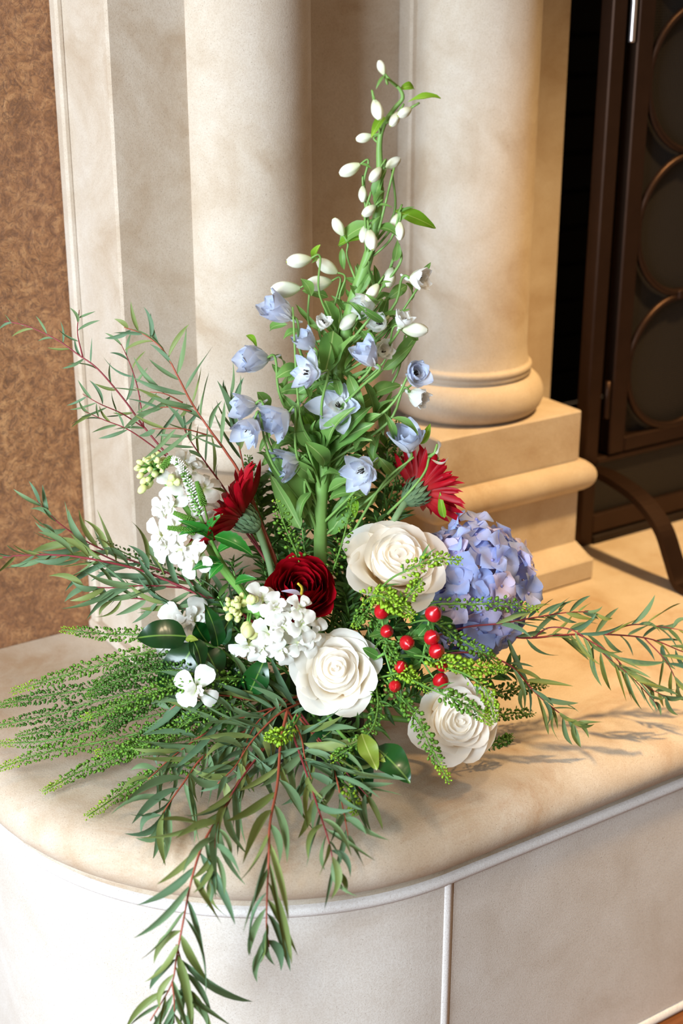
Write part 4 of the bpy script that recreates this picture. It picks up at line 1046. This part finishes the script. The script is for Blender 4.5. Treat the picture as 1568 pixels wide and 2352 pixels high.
# ---- pepper grass
def pepper(label, path, seed, n=150, pl=11, pr_=4.6, mat='pod', tip=0.12, start=0.25, group='pepper grass sprigs'):
    rng = random.Random(seed)
    pts = catmull([P(*q, lift=0.010) for q in path], 8); L = len(pts) - 1
    t = thing('pepper_grass_sprig', pts[0], label, 'pepper grass', group)
    meshpart(t, 'stem', *tube(pts, 0.0013, 0.0006, 5), 'pod_stem')
    A, B = ([], []), ([], [])
    for i in range(n):
        q = start + (1 - start) * ((i + rng.random()) / n) ** 0.8
        k = min(L - 1, int(q * L)); p = pts[k].lerp(pts[k + 1], q * L - k); tg = (pts[k + 1] - pts[k]).normalized()
        a = i * 2.39996 + rng.uniform(-0.4, 0.4)
        u = tg.orthogonal().normalized(); w = tg.cross(u)
        o = u * cos(a) + w * sin(a)
        taper = 1 - 0.55 * max(0, (q - 0.7) / 0.3)
        d = (o * 0.85 + tg * rng.uniform(0.35, 0.8)).normalized(); ln = pl * M_PX * taper * rng.uniform(0.75, 1.25)
        e = p + d * ln; e = lifted(e, 0.002)
        acc = B if q > 1 - tip else A
        rr = pr_ * M_PX * taper * rng.uniform(0.75, 1.2)
        # pedicel: a thin three-sided spike
        s = d.orthogonal().normalized() * 0.00035
        b0 = len(acc[0]); acc[0].extend([p + s, p - s, e]); acc[1].append((b0, b0 + 1, b0 + 2))
        # pod: a small flattened lens
        f1 = d; nrm = (o + Vector((rng.uniform(-.6, .6), rng.uniform(-.6, .6), rng.uniform(-.6, .6)))).cross(d)
        nrm = nrm.normalized() if nrm.length > 1e-3 else u
        f2 = nrm.cross(f1).normalized()
        c = e + d * rr * 0.9
        b0 = len(acc[0])
        acc[0].extend([c + (f1 * cos(x) * 1.15 + f2 * sin(x) * 0.95) * rr for x in (0, pi / 3, 2 * pi / 3, pi, 4 * pi / 3, 5 * pi / 3)] + [c + nrm * rr * 0.45, c - nrm * rr * 0.45])
        for j in range(6):
            acc[1].append((b0 + j, b0 + (j + 1) % 6, b0 + 6)); acc[1].append((b0 + (j + 1) % 6, b0 + j, b0 + 7))
    if A[0]: meshpart(t, 'seed_pods', A[0], A[1], mat, kind='stuff')
    if B[0]: meshpart(t, 'flowering_tip', B[0], B[1], 'pod_lime' if mat != 'pod_dark' else 'pod', kind='stuff', label='lime green tip')
    for i in range(5):
        q = rng.uniform(0.05, start + 0.25); k = int(q * L); p = pts[k]; tg = (pts[k + 1] - pts[k]).normalized()
        d = (tg + Vector((rng.uniform(-1, 1), rng.uniform(-1, 1), rng.uniform(-0.6, 1)))).normalized()
        leaf_between(t, p, p + d * rng.uniform(0.010, 0.024), 0.003, C(0, .7, .7), 'sepal', 'pg', dict(kind='lance', arch=0.1))
    return t
GL = 'pepper grass fanning left'
left = [
 ('topmost pepper grass sprig of the left fan, tip near the pilaster foot', [(600, 1500, 1.40), (480, 1460, 1.40), (350, 1458, 1.40), (240, 1456, 1.40), (142, 1446, 1.40)], 130, 11, 4.8, 'pod', .1),
 ('long arching pepper grass sprig second from the top of the left fan', [(620, 1520, 1.40), (480, 1480, 1.39), (330, 1500, 1.38), (170, 1545, 1.37), (28, 1588, 1.36)], 190, 12, 5, 'pod', .1),
 ('pepper grass sprig reaching the left picture edge, third in the fan', [(620, 1540, 1.39), (480, 1540, 1.37), (250, 1575, 1.36), (100, 1600, 1.355), (2, 1618, 1.35)], 170, 11, 5, 'pod_dark', .12),
 ('pepper grass sprig at the left picture edge, fourth from the top of the fan', [(620, 1560, 1.38), (470, 1560, 1.355), (300, 1590, 1.35), (120, 1640, 1.345), (-10, 1668, 1.34)], 170, 12, 5, 'pod_dark', .1),
 ('pepper grass sprig of the left fan stopping just short of the picture edge', [(620, 1580, 1.38), (470, 1590, 1.34), (300, 1620, 1.335), (150, 1668, 1.33), (40, 1692, 1.325)], 170, 12, 5, 'pod_dark', .1),
 ('pepper grass sprig at the left picture edge, next above the lowest one there', [(620, 1590, 1.38), (460, 1620, 1.335), (280, 1660, 1.33), (120, 1700, 1.33), (-10, 1708, 1.33)], 150, 11, 4.6, 'pod', .1),
 ('lowest pepper grass sprig to reach the left picture edge', [(620, 1590, 1.37), (450, 1650, 1.33), (250, 1700, 1.33), (100, 1730, 1.32), (-10, 1768, 1.31)], 150, 11, 4.6, 'pod', .15),
 ('short pepper grass sprig pointing front left onto the bare stone', [(620, 1600, 1.37), (480, 1680, 1.33), (330, 1720, 1.32), (200, 1765, 1.31), (100, 1818, 1.30)], 170, 11, 4.8, 'pod', .12),
 ('lowest pepper grass sprig of the left fan, tip on the pitted stone', [(620, 1620, 1.36), (480, 1730, 1.30), (370, 1775, 1.29), (290, 1815, 1.28), (200, 1875, 1.27)], 140, 12, 5, 'pod', .15),
 (None, [(620, 1560, 1.37), (480, 1545, 1.34), (380, 1540, 1.33), (280, 1560, 1.33), (200, 1600, 1.33)], 170, 12, 5, 'pod_dark', .06),
 (None, [(620, 1570, 1.37), (480, 1575, 1.33), (380, 1600, 1.32), (290, 1640, 1.32), (230, 1690, 1.31)], 170, 12, 5, 'pod_dark', .06),
 (None, [(620, 1590, 1.36), (480, 1620, 1.32), (400, 1660, 1.31), (320, 1700, 1.30), (250, 1745, 1.30)], 170, 12, 5, 'pod_dark', .06),
 (None, [(620, 1540, 1.38), (500, 1510, 1.37), (400, 1515, 1.36), (300, 1530, 1.36), (220, 1570, 1.35)], 170, 12, 5, 'pod_dark', .06),
 (None, [(620, 1560, 1.36), (500, 1560, 1.32), (400, 1575, 1.31), (300, 1610, 1.30), (190, 1650, 1.30)], 170, 12, 5, 'pod', .06),
 (None, [(620, 1600, 1.36), (470, 1640, 1.30), (380, 1690, 1.29), (300, 1720, 1.29), (220, 1730, 1.30)], 150, 12, 5, 'pod', .06)]
for i, (lb, pth, n, pl, prr, mt, tp) in enumerate(left):
    pepper(lb or 'green pepper grass sprig tangled inside the dense left fan', pth, 100 + i, int(n * 2.3), pl * 1.3, prr * 0.84, mt, tp, 0.08, GL if lb is None else 'pepper grass sprigs')
right = [
 ('thick lime pepper grass sprig pointing right below the red berries', [(860, 1510, 1.36), (950, 1505, 1.32), (1010, 1518, 1.305), (1080, 1532, 1.30), (1160, 1540, 1.30)], 170, 12, 6.2, 'pod_lime', .1, .35),
 ('lime pepper grass cluster under the large top rose', [(800, 1450, 1.37), (835, 1385, 1.335), (870, 1368, 1.32), (905, 1385, 1.31), (948, 1415, 1.305)], 210, 18, 5.6, 'pod_lime', .1, .25),
 ('thin pepper grass sprig crossing in front of the large top rose', [(820, 1440, 1.36), (880, 1345, 1.315), (940, 1308, 1.30), (1000, 1285, 1.30), (1058, 1288, 1.30)], 90, 13, 5, 'pod_lime', .15, .4),
 ('small pepper grass sprig rising over the lower edge of the top rose', [(880, 1430, 1.33), (920, 1385, 1.315), (950, 1355, 1.305), (965, 1335, 1.30)], 60, 13, 5, 'pod_lime', .15, .3),
 ('pepper grass sprig hanging left of the lowest rose to the stone', [(860, 1540, 1.35), (900, 1580, 1.31), (950, 1640, 1.28), (990, 1720, 1.24), (1030, 1795, 1.21)], 170, 13, 5.2, 'pod', .15, .15),
 ('pepper grass sprig veiling the upper left petals of the lowest rose', [(900, 1540, 1.34), (985, 1580, 1.27), (1030, 1600, 1.255), (1080, 1625, 1.25), (1128, 1662, 1.245)], 120, 13, 5, 'pod', .15, .35),
 ('pepper grass sprig sloping between the berries and the hydrangea', [(900, 1450, 1.36), (980, 1425, 1.335), (1050, 1465, 1.325), (1110, 1500, 1.32), (1150, 1530, 1.32)], 110, 12, 4.8, 'pod', .12, .3),
 ('pepper grass sprig lying level across the base of the hydrangea', [(880, 1440, 1.36), (980, 1392, 1.345), (1080, 1388, 1.34), (1160, 1388, 1.34), (1235, 1400, 1.35)], 90, 12, 4.8, 'pod', .12, .25),
 ('pepper grass sprig drooping over the right side of the lowest rose', [(960, 1520, 1.34), (1060, 1545, 1.285), (1110, 1580, 1.265), (1128, 1620, 1.255), (1135, 1655, 1.25)], 90, 12, 4.8, 'pod_lime', .12, .3),
 ('lime pepper grass tuft just left of the lowest red berry', [(850, 1560, 1.35), (890, 1552, 1.315), (925, 1545, 1.305), (958, 1562, 1.30)], 90, 12, 5.6, 'pod_lime', .2, .35),
 ('pepper grass sprig curling beside the right edge of the middle rose', [(840, 1500, 1.36), (868, 1440, 1.34), (840, 1410, 1.335), (815, 1440, 1.33)], 90, 12, 4.6, 'pod', .1, .2),
 ('fine pepper grass sprig dangling below the middle rose', [(860, 1560, 1.34), (868, 1620, 1.29), (850, 1680, 1.26), (800, 1720, 1.24), (760, 1745, 1.23)], 90, 13, 4.6, 'pod', .1, .1),
 ('dark pepper grass lying on the stone right of the hydrangea', [(1040, 1560, 1.38), (1130, 1590, 1.39), (1190, 1580, 1.42), (1255, 1572, 1.44)], 150, 14, 5, 'pod_dark', .06, .2),
 ('olive pepper grass sprig on the stone behind the lowest rose', [(1060, 1660, 1.36), (1130, 1645, 1.38), (1180, 1638, 1.39), (1225, 1640, 1.40)], 80, 10, 4.6, 'pod_dark', .06, .2),
 ('olive pepper grass sprig on the stone at the lower right of the lowest rose', [(1060, 1690, 1.33), (1110, 1710, 1.34), (1150, 1705, 1.345), (1175, 1692, 1.35)], 80, 10, 4.6, 'pod_dark', .06, .2),
 ('bright lime pepper grass tip at the top of the middle hanging eucalyptus', [(690, 1640, 1.32), (670, 1672, 1.285), (645, 1690, 1.265), (612, 1692, 1.26)], 90, 13, 5.6, 'pod_lime', .2, .3),
 ('bright lime pepper grass tip beside the glossy bottom leaf', [(740, 1680, 1.29), (768, 1740, 1.25), (795, 1772, 1.235), (835, 1785, 1.225)], 110, 13, 6, 'pod_lime', .2, .35),
 ('small lime pepper grass tip on the stone below the glossy bottom leaf', [(740, 1740, 1.25), (790, 1800, 1.21), (812, 1840, 1.195), (818, 1868, 1.19)], 70, 11, 5, 'pod_lime', .15, .3),
 ('faint pepper grass sprig with loose seeds left of the delphinium foot', [(700, 1350, 1.40), (680, 1270, 1.38), (655, 1210, 1.375), (635, 1150, 1.375)], 70, 14, 4.6, 'pod', .05, .15),
 ('faint pepper grass sprig rising right of the delphinium foot', [(740, 1380, 1.40), (775, 1280, 1.37), (795, 1210, 1.365), (810, 1140, 1.365)], 60, 13, 4.4, 'pod', .05, .1),
 ('pepper grass sprig standing behind the left red gerbera', [(640, 1330, 1.44), (600, 1200, 1.46), (580, 1110, 1.47), (570, 1050, 1.47)], 110, 13, 5, 'pod_dark', .05, .2),
 ('pepper grass sprig behind the delphinium, above the right red gerbera', [(860, 1250, 1.45), (900, 1130, 1.47), (918, 1030, 1.48), (915, 960, 1.48)], 120, 13, 5, 'pod_dark', .05, .2),
 ('dark pepper grass bending over the right red gerbera towards the plinth', [(860, 1250, 1.46), (940, 1080, 1.49), (990, 1060, 1.50), (1025, 1120, 1.50)], 110, 12, 5, 'pod_dark', .05, .3),
 ('pepper grass sprig among the mid left eucalyptus by the pilaster', [(560, 1420, 1.43), (430, 1330, 1.45), (330, 1290, 1.46), (225, 1240, 1.46)], 80, 12, 4.6, 'pod_dark', .05, .3),
 ('pepper grass sprig wrapping the berries on their left', [(850, 1500, 1.36), (880, 1470, 1.325), (900, 1500, 1.315), (930, 1540, 1.31), (985, 1590, 1.30)], 110, 12, 4.8, 'pod', .1, .15)]
for i, (lb, pth, n, pl, prr, mt, tp, st) in enumerate(right):
    pepper(lb, pth, 200 + i, n, pl, prr, mt, tp, st)

# ---- hypericum
def hypericum(label, stem, berries, seed):
    rng = random.Random(seed)
    sp = catmull([P(*s) for s in stem], 8)
    t = thing('hypericum_sprig', sp[0], label, 'hypericum', 'red berry sprigs')
    meshpart(t, 'stem', *tube(sp, 0.0018, 0.0012, 6), 'green_stem')
    pr = [(0.0005, -1.0), (0.55, -0.88), (0.92, -0.35), (1.0, 0.05), (0.86, 0.5), (0.5, 0.88), (0.2, 1.1), (0.12, 1.25), (0.0005, 1.3)]
    vb, fb2 = lathe(pr, 0, 0, 18)
    vb = [Vector((p.x * (1 + 0.035 * cos(3 * math.atan2(p.y, p.x))), p.y * (1 + 0.035 * cos(3 * math.atan2(p.y, p.x))), p.z)) for p in vb]
    me = mesh_of('berry', vb, fb2, 'berry')
    for (x, y, D, r, ax) in berries:
        c = P(x, y, D); d = C(*ax)
        b_ = part(t, 'berry', me, axis_matrix(c, d, rng.uniform(0, 6), r * M_PX))
        near = min(sp, key=lambda q: (q - c).length)
        e = c - d * r * M_PX
        meshpart(b_, 'pedicel', *tube(catmull([near, near.lerp(e, 0.5) + Vector((0, 0, -0.002)), e], 4), 0.001, 0.001, 5), 'green_stem', e)
        for k in range(4):
            u = d.orthogonal().normalized(); w = d.cross(u); a = k * pi / 2 + 0.3
            o = u * cos(a) + w * sin(a)
            leaf_between(b_, e, e + (o + d * 0.15) * r * M_PX * 1.35, r * M_PX * 0.8, d, 'sepal', 'hs', dict(kind='ovate', arch=0.1, seg=5), 'sepal')
        meshpart(b_, 'tip', *tube([c + d * r * M_PX * 1.2, c + d * r * M_PX * 1.32, c + d * r * M_PX * 1.42], 0.0007, 0.0003, 5), 'berry_tip', c)
    for i in range(9):
        k = rng.randrange(3, len(sp)); p = sp[k]
        d = C(rng.uniform(-1, 1), rng.uniform(-0.5, 0.8), rng.uniform(-0.2, 0.6))
        leaf_between(t, p, p + d * rng.uniform(0.014, 0.024), rng.uniform(0.008, 0.012), C(0, .4, .8), 'sepal', ('hl', i % 2), dict(kind='ovate', arch=0.08 if i % 2 else -0.05, fold=0.3))
hypericum('sprig of glossy red berries left of the hydrangea foot, nearer the middle rose', [(790, 1560, 1.37), (850, 1520, 1.34), (890, 1490, 1.325), (880, 1440, 1.322), (876, 1415, 1.322)],
          [(876, 1405, 1.315, 17, (0.1, 0.3, 0.9)), (888, 1450, 1.315, 15, (0.3, 0.2, 0.9)), (934, 1476, 1.308, 17, (0.25, -0.3, 0.9)), (920, 1532, 1.308, 15, (0.2, 0.6, 0.6)), (907, 1576, 1.30, 14, (0, -0.3, 0.9))], 71)
hypericum('row of glossy red berries between the large top rose and the lowest rose', [(820, 1570, 1.37), (920, 1545, 1.335), (965, 1520, 1.325), (978, 1470, 1.32), (985, 1425, 1.32)],
          [(995, 1410, 1.312, 19, (0.3, 0.55, 0.7)), (991, 1464, 1.308, 18, (0.35, 0.3, 0.8)), (1002, 1495, 1.305, 18, (0.35, 0.25, 0.85)), (1016, 1528, 1.308, 15, (0.3, 0.3, 0.8)), (1012, 1564, 1.298, 18, (0.1, 0.5, 0.8))], 72)

# ---- veronica
def veronica():
    rng = random.Random(81)
    sp = catmull([P(*s) for s in ((620, 1460, 1.39), (560, 1365, 1.375), (510, 1290, 1.37), (472, 1215, 1.368), (447, 1150, 1.365), (430, 1100, 1.362), (412, 1066, 1.362), (392, 1056, 1.365), (374, 1072, 1.367))], 10)
    t = thing('veronica_spike', sp[0], 'curved green and white veronica spike hooked over the tall white stock', 'veronica')
    meshpart(t, 'stem', *tube(sp, 0.0024, 0.0013, 7), 'green_stem')
    def spike(pts, r, nrows, white):
        A, B = ([], []), ([], [])
        L = len(pts) - 1
        for i in range(nrows):
            q = (i + 0.5) / nrows; k = min(L - 1, int(q * L)); p = pts[k].lerp(pts[k + 1], q * L - k); tg = (pts[k + 1] - pts[k]).normalized()
            u = tg.orthogonal().normalized(); w = tg.cross(u); taper = 1 - 0.5 * q
            for j in range(9):
                a = 2 * pi * (j + 0.5 * (i % 2)) / 9; o = (u * cos(a) + w * sin(a) + tg * 0.5).normalized()
                e0 = p + o * r * 0.35; e1 = p + o * r * taper * rng.uniform(0.9, 1.1)
                acc = A if (q < white and rng.random() < 0.8) else B
                add(acc, tube([e0, e0.lerp(e1, 0.6), e1], 0.0009 * (1.2 if acc is A else 1), 0.0006, 5))
        return A, B
    # main spike occupies the upper part of the stem
    A, B = spike(sp[int(len(sp) * 0.42):], 0.0072, 38, 0.72)
    meshpart(t, 'white_buds', A[0], A[1], 'ver_white', kind='stuff')
    meshpart(t, 'green_buds', B[0], B[1], 'ver_green', kind='stuff')
    for (x0, y0, x1, y1, D) in ((490, 1235, 386, 1212, 1.355), (475, 1220, 400, 1178, 1.36), (478, 1200, 452, 1108, 1.362)):
        q = catmull([P(x0, y0, D + 0.008), P((x0 + x1) / 2, (y0 + y1) / 2 - 4, D), P(x1, y1, D)], 8)
        st = meshpart(t, 'side_spike', *tube(q, 0.0012, 0.0008, 5), 'ver_green', q[0])
        A, B = spike(q[6:], 0.0046, 20, 0.0)
        meshpart(st, 'green_buds', B[0], B[1], 'ver_green', q[0], kind='stuff')
    for i, (x0, y0, x1, y1, w, D) in enumerate(((492, 1232, 580, 1276, 46, 1.36), (490, 1240, 408, 1196, 30, 1.365), (480, 1225, 512, 1180, 26, 1.365), (508, 1290, 440, 1310, 34, 1.36), (512, 1295, 480, 1330, 30, 1.355), (500, 1270, 560, 1245, 26, 1.37), (470, 1215, 410, 1230, 26, 1.36), (540, 1340, 590, 1330, 28, 1.36))):
        leaf_between(t, P(x0, y0, D), P(x1, y1, D - 0.01), w * M_PX, C(rng.uniform(-.3, .3), .5, .8), 'ver_leaf', ('v', i % 2), dict(kind='lance', arch=0.12, fold=0.5, seg=14, teeth=1))
veronica()

# ---- glossy foliage
def glossy(label, stem, leaves, seed):
    rng = random.Random(seed)
    sp = catmull([P(*s) for s in stem], 6)
    t = thing('glossy_leaf_sprig', sp[0], label, 'foliage', 'glossy leaf sprigs')
    meshpart(t, 'stem', *tube(sp, 0.0022, 0.0016, 6), 'green_stem')
    for i, (x0, y0, x1, y1, w, D0, D1_, mat, kd) in enumerate(leaves):
        k = i % 4
        leaf_between(t, P(x0, y0, D0), P(x1, y1, D1_), w * M_PX, C(rng.uniform(-.4, .4), rng.uniform(0.3, .8), .8), mat, ('gl', kd, k), dict(kind=kd, arch=(0.10, -0.08, 0.14, 0.05)[k], fold=0.3, wavy=(0.5, 0.8, 0.3, 0.6)[k], seg=12))
glossy('sprig of broad glossy dark green leaves on the left beside the white blossoms',
    [(640, 1570, 1.38), (560, 1530, 1.36), (500, 1490, 1.35), (450, 1470, 1.345), (425, 1468, 1.342)],
    [(428, 1462, 312, 1466, 74, 1.342, 1.335, 'gloss', 'ovate'), (448, 1478, 366, 1602, 82, 1.34, 1.32, 'gloss', 'ovate'), (440, 1465, 462, 1535, 44, 1.337, 1.325, 'gloss', 'ovate'), (470, 1488, 505, 1560, 66, 1.345, 1.33, 'gloss', 'ovate'), (500, 1485, 468, 1385, 48, 1.35, 1.345, 'gloss', 'lance'), (478, 1478, 448, 1430, 50, 1.348, 1.34, 'gloss', 'ovate'), (505, 1480, 530, 1420, 50, 1.352, 1.36, 'gloss', 'ovate'), (560, 1535, 525, 1600, 46, 1.35, 1.34, 'gloss', 'ovate'), (572, 1592, 608, 1512, 62, 1.335, 1.34, 'gloss', 'ovate'), (540, 1520, 560, 1585, 50, 1.355, 1.345, 'gloss', 'ovate'), (426, 1468, 455, 1470, 20, 1.336, 1.334, 'gloss_young', 'lance'), (520, 1500, 560, 1460, 44, 1.36, 1.365, 'gloss', 'ovate')], 91)
glossy('sprig of glossy leaves at the bottom, lying on the hearth below the middle rose',
    [(730, 1600, 1.36), (770, 1670, 1.29), (810, 1710, 1.26), (860, 1720, 1.24)],
    [(862, 1716, 942, 1798, 68, 1.24, 1.205, 'gloss', 'ovate'), (830, 1685, 866, 1768, 42, 1.235, 1.21, 'gloss_young', 'ovate'), (790, 1700, 838, 1750, 58, 1.265, 1.25, 'gloss', 'ovate'), (808, 1720, 845, 1845, 56, 1.25, 1.205, 'gloss', 'ovate'), (852, 1735, 885, 1750, 22, 1.232, 1.22, 'gloss_young', 'ovate'), (790, 1705, 760, 1770, 46, 1.265, 1.24, 'gloss', 'ovate'), (760, 1680, 700, 1740, 40, 1.285, 1.27, 'gloss', 'ovate')], 92)
glossy('sprig of small dark leaves tucked behind the red berries',
    [(800, 1570, 1.38), (880, 1520, 1.36), (950, 1450, 1.355), (1010, 1400, 1.355)],
    [(950, 1450, 1010, 1390, 46, 1.355, 1.35, 'gloss', 'ovate'), (930, 1470, 900, 1410, 44, 1.355, 1.35, 'gloss', 'ovate'), (960, 1445, 1040, 1440, 44, 1.355, 1.36, 'gloss', 'ovate'), (900, 1510, 960, 1510, 48, 1.36, 1.355, 'gloss', 'ovate'), (880, 1525, 850, 1460, 44, 1.36, 1.36, 'gloss', 'ovate'), (940, 1470, 1000, 1530, 46, 1.35, 1.345, 'gloss', 'ovate'), (870, 1530, 920, 1590, 50, 1.355, 1.34, 'gloss', 'ovate'), (830, 1555, 880, 1620, 50, 1.36, 1.33, 'gloss', 'ovate'), (980, 1420, 1060, 1480, 46, 1.355, 1.36, 'gloss', 'ovate')], 93)

# ---- dark leafy filler closing the mound
def filler(label, path, n, seed, ln=44, wd=12, mat='filler'):
    rng = random.Random(seed)
    sp = catmull([P(*s) for s in path], 8); L = len(sp) - 1
    t = thing('filler_foliage', sp[0], label, 'foliage', 'dark leafy filler sprigs')
    meshpart(t, 'stem', *tube(sp, 0.0018, 0.0009, 5), 'green_stem')
    for i in range(n):
        q = 0.1 + 0.9 * (i + rng.random() * 0.6) / n; k = min(L - 1, int(q * L)); p = sp[k].lerp(sp[k + 1], q * L - k); tg = (sp[k + 1] - sp[k]).normalized()
        u = tg.orthogonal().normalized(); w = tg.cross(u); a = i * 2.4 + rng.uniform(-.4, .4)
        d = (tg * rng.uniform(0.2, 0.9) + u * cos(a) + w * sin(a)).normalized()
        leaf_between(t, p, p + d * ln * M_PX * rng.uniform(0.7, 1.3), wd * M_PX * rng.uniform(0.7, 1.3), C(rng.uniform(-.5, .5), .5, .7), mat, ('f', i % 3), dict(kind='lance', arch=(0.1, -0.08, 0.04)[i % 3], fold=0.3))
FG = [('dark leafy filler sprig behind the dark red ranunculus', [(700, 1520, 1.41), (700, 1420, 1.42), (680, 1330, 1.43), (660, 1250, 1.44)]),
      ('dark leafy filler sprig at the delphinium foot, left of its stem', [(690, 1520, 1.42), (660, 1400, 1.44), (640, 1300, 1.45), (630, 1210, 1.46)]),
      ('dark leafy filler sprig right of the delphinium stem', [(730, 1520, 1.42), (780, 1400, 1.43), (800, 1300, 1.44), (830, 1200, 1.45)]),
      ('dark leafy filler sprig between the ranunculus and the large top rose', [(740, 1540, 1.39), (790, 1470, 1.38), (810, 1400, 1.385), (800, 1330, 1.39)]),
      ('dark leafy filler sprig behind the short white stock', [(680, 1560, 1.39), (600, 1500, 1.39), (540, 1440, 1.395), (500, 1370, 1.40)]),
      ('dark leafy filler sprig beside the tall white stock stem', [(660, 1540, 1.40), (570, 1450, 1.41), (510, 1390, 1.42), (450, 1330, 1.43)]),
      ('dark leafy filler sprig below the hydrangea head', [(760, 1580, 1.39), (880, 1540, 1.385), (1000, 1500, 1.39), (1120, 1490, 1.40)]),
      ('dark leafy filler sprig between the middle and lowest roses', [(740, 1600, 1.37), (830, 1610, 1.345), (900, 1620, 1.33), (960, 1590, 1.33)]),
      ('dark leafy filler sprig under the middle rose', [(700, 1620, 1.37), (740, 1660, 1.32), (800, 1680, 1.30), (870, 1660, 1.30)]),
      ('dark leafy filler sprig under the short white stock, above the eucalyptus', [(680, 1600, 1.38), (620, 1590, 1.36), (550, 1580, 1.355), (490, 1590, 1.35)]),
      ('dark leafy filler sprig beside the red berries on the mound side', [(760, 1560, 1.38), (830, 1500, 1.37), (870, 1430, 1.37), (900, 1380, 1.375)]),
      ('dark leafy filler sprig behind the large top rose', [(770, 1500, 1.41), (850, 1380, 1.43), (880, 1260, 1.445), (860, 1180, 1.45)]),
      ('dark leafy filler sprig low at the left among eucalyptus stems', [(660, 1610, 1.37), (590, 1650, 1.33), (510, 1660, 1.31), (440, 1650, 1.31)]),
      ('dark leafy filler sprig on the stone right of the hydrangea foot', [(900, 1580, 1.38), (1020, 1560, 1.38), (1120, 1560, 1.39), (1190, 1530, 1.40)])]
for i, (lb, pth) in enumerate(FG): filler(lb, pth, 40, 300 + i)
FF = [('fine fern-like filler close to the left of the delphinium stem', [(700, 1500, 1.42), (705, 1380, 1.435), (700, 1280, 1.445), (690, 1170, 1.455)]),
      ('fine fern-like filler close to the right of the delphinium stem', [(745, 1500, 1.42), (770, 1380, 1.435), (775, 1270, 1.445), (770, 1150, 1.455)]),
      ('fine fern-like filler between the left gerbera stem and the ranunculus', [(690, 1520, 1.415), (650, 1420, 1.42), (615, 1340, 1.43), (600, 1260, 1.44)]),
      ('fine fern-like filler between the tall stock stem and the left gerbera', [(670, 1540, 1.41), (600, 1450, 1.42), (555, 1370, 1.43), (530, 1290, 1.44)]),
      ('fine fern-like filler behind the left edge of the large top rose', [(760, 1520, 1.41), (800, 1430, 1.42), (815, 1330, 1.43), (810, 1240, 1.44)]),
      ('fine fern-like filler between the ranunculus and the middle rose', [(730, 1560, 1.39), (780, 1470, 1.37), (800, 1420, 1.375), (790, 1360, 1.38)]),
      ('fine fern-like filler below the calyx of the right gerbera', [(780, 1500, 1.42), (850, 1350, 1.44), (900, 1230, 1.455), (920, 1160, 1.465)]),
      ('fine fern-like filler under the berries beside the lowest rose', [(800, 1590, 1.37), (880, 1570, 1.345), (950, 1560, 1.335), (1000, 1600, 1.33)]),
      ('fine fern-like filler between the middle rose and the berries', [(800, 1570, 1.37), (850, 1500, 1.355), (880, 1470, 1.35), (920, 1420, 1.35)]),
      ('fine fern-like filler under the glossy leaves on the left', [(660, 1590, 1.375), (580, 1560, 1.36), (500, 1545, 1.355), (430, 1540, 1.355)])]
FB = [('dark leafy spray standing behind the delphinium foot, nearest the left column', [(690, 1420, 1.45), (670, 1280, 1.475), (650, 1150, 1.49), (650, 1040, 1.50)]),
      ('dark leafy spray standing straight behind the delphinium stem', [(730, 1420, 1.45), (735, 1280, 1.475), (725, 1130, 1.49), (715, 1010, 1.50)]),
      ('dark leafy spray standing behind the delphinium, right of its stem', [(770, 1420, 1.45), (800, 1270, 1.475), (820, 1130, 1.49), (830, 1000, 1.50)]),
      ('dark leafy spray standing behind the delphinium, next to the right gerbera', [(800, 1400, 1.45), (860, 1260, 1.475), (885, 1120, 1.49), (890, 1010, 1.50)]),
      ('dark leafy spray leaning behind the left gerbera', [(670, 1430, 1.45), (620, 1300, 1.475), (600, 1180, 1.485), (590, 1110, 1.49)])]
for i, (lb, pth) in enumerate(FB): filler(lb, pth, 60, 360 + i, 58, 17)
for i, (lb, pth) in enumerate(FF): filler(lb, pth, 75, 330 + i, 40, 7)

fp = thing('fallen_petal', P(400, 1662, 1.33), 'tiny pale fallen petal caught among the eucalyptus at the front left', 'petal')
leaf_between(fp, P(392, 1656, 1.31), P(410, 1664, 1.31), 0.006, C(0, .6, .8), 'stock', 'fp', dict(kind='ovate', arch=0.1, fold=0.3), 'petal')

clean()
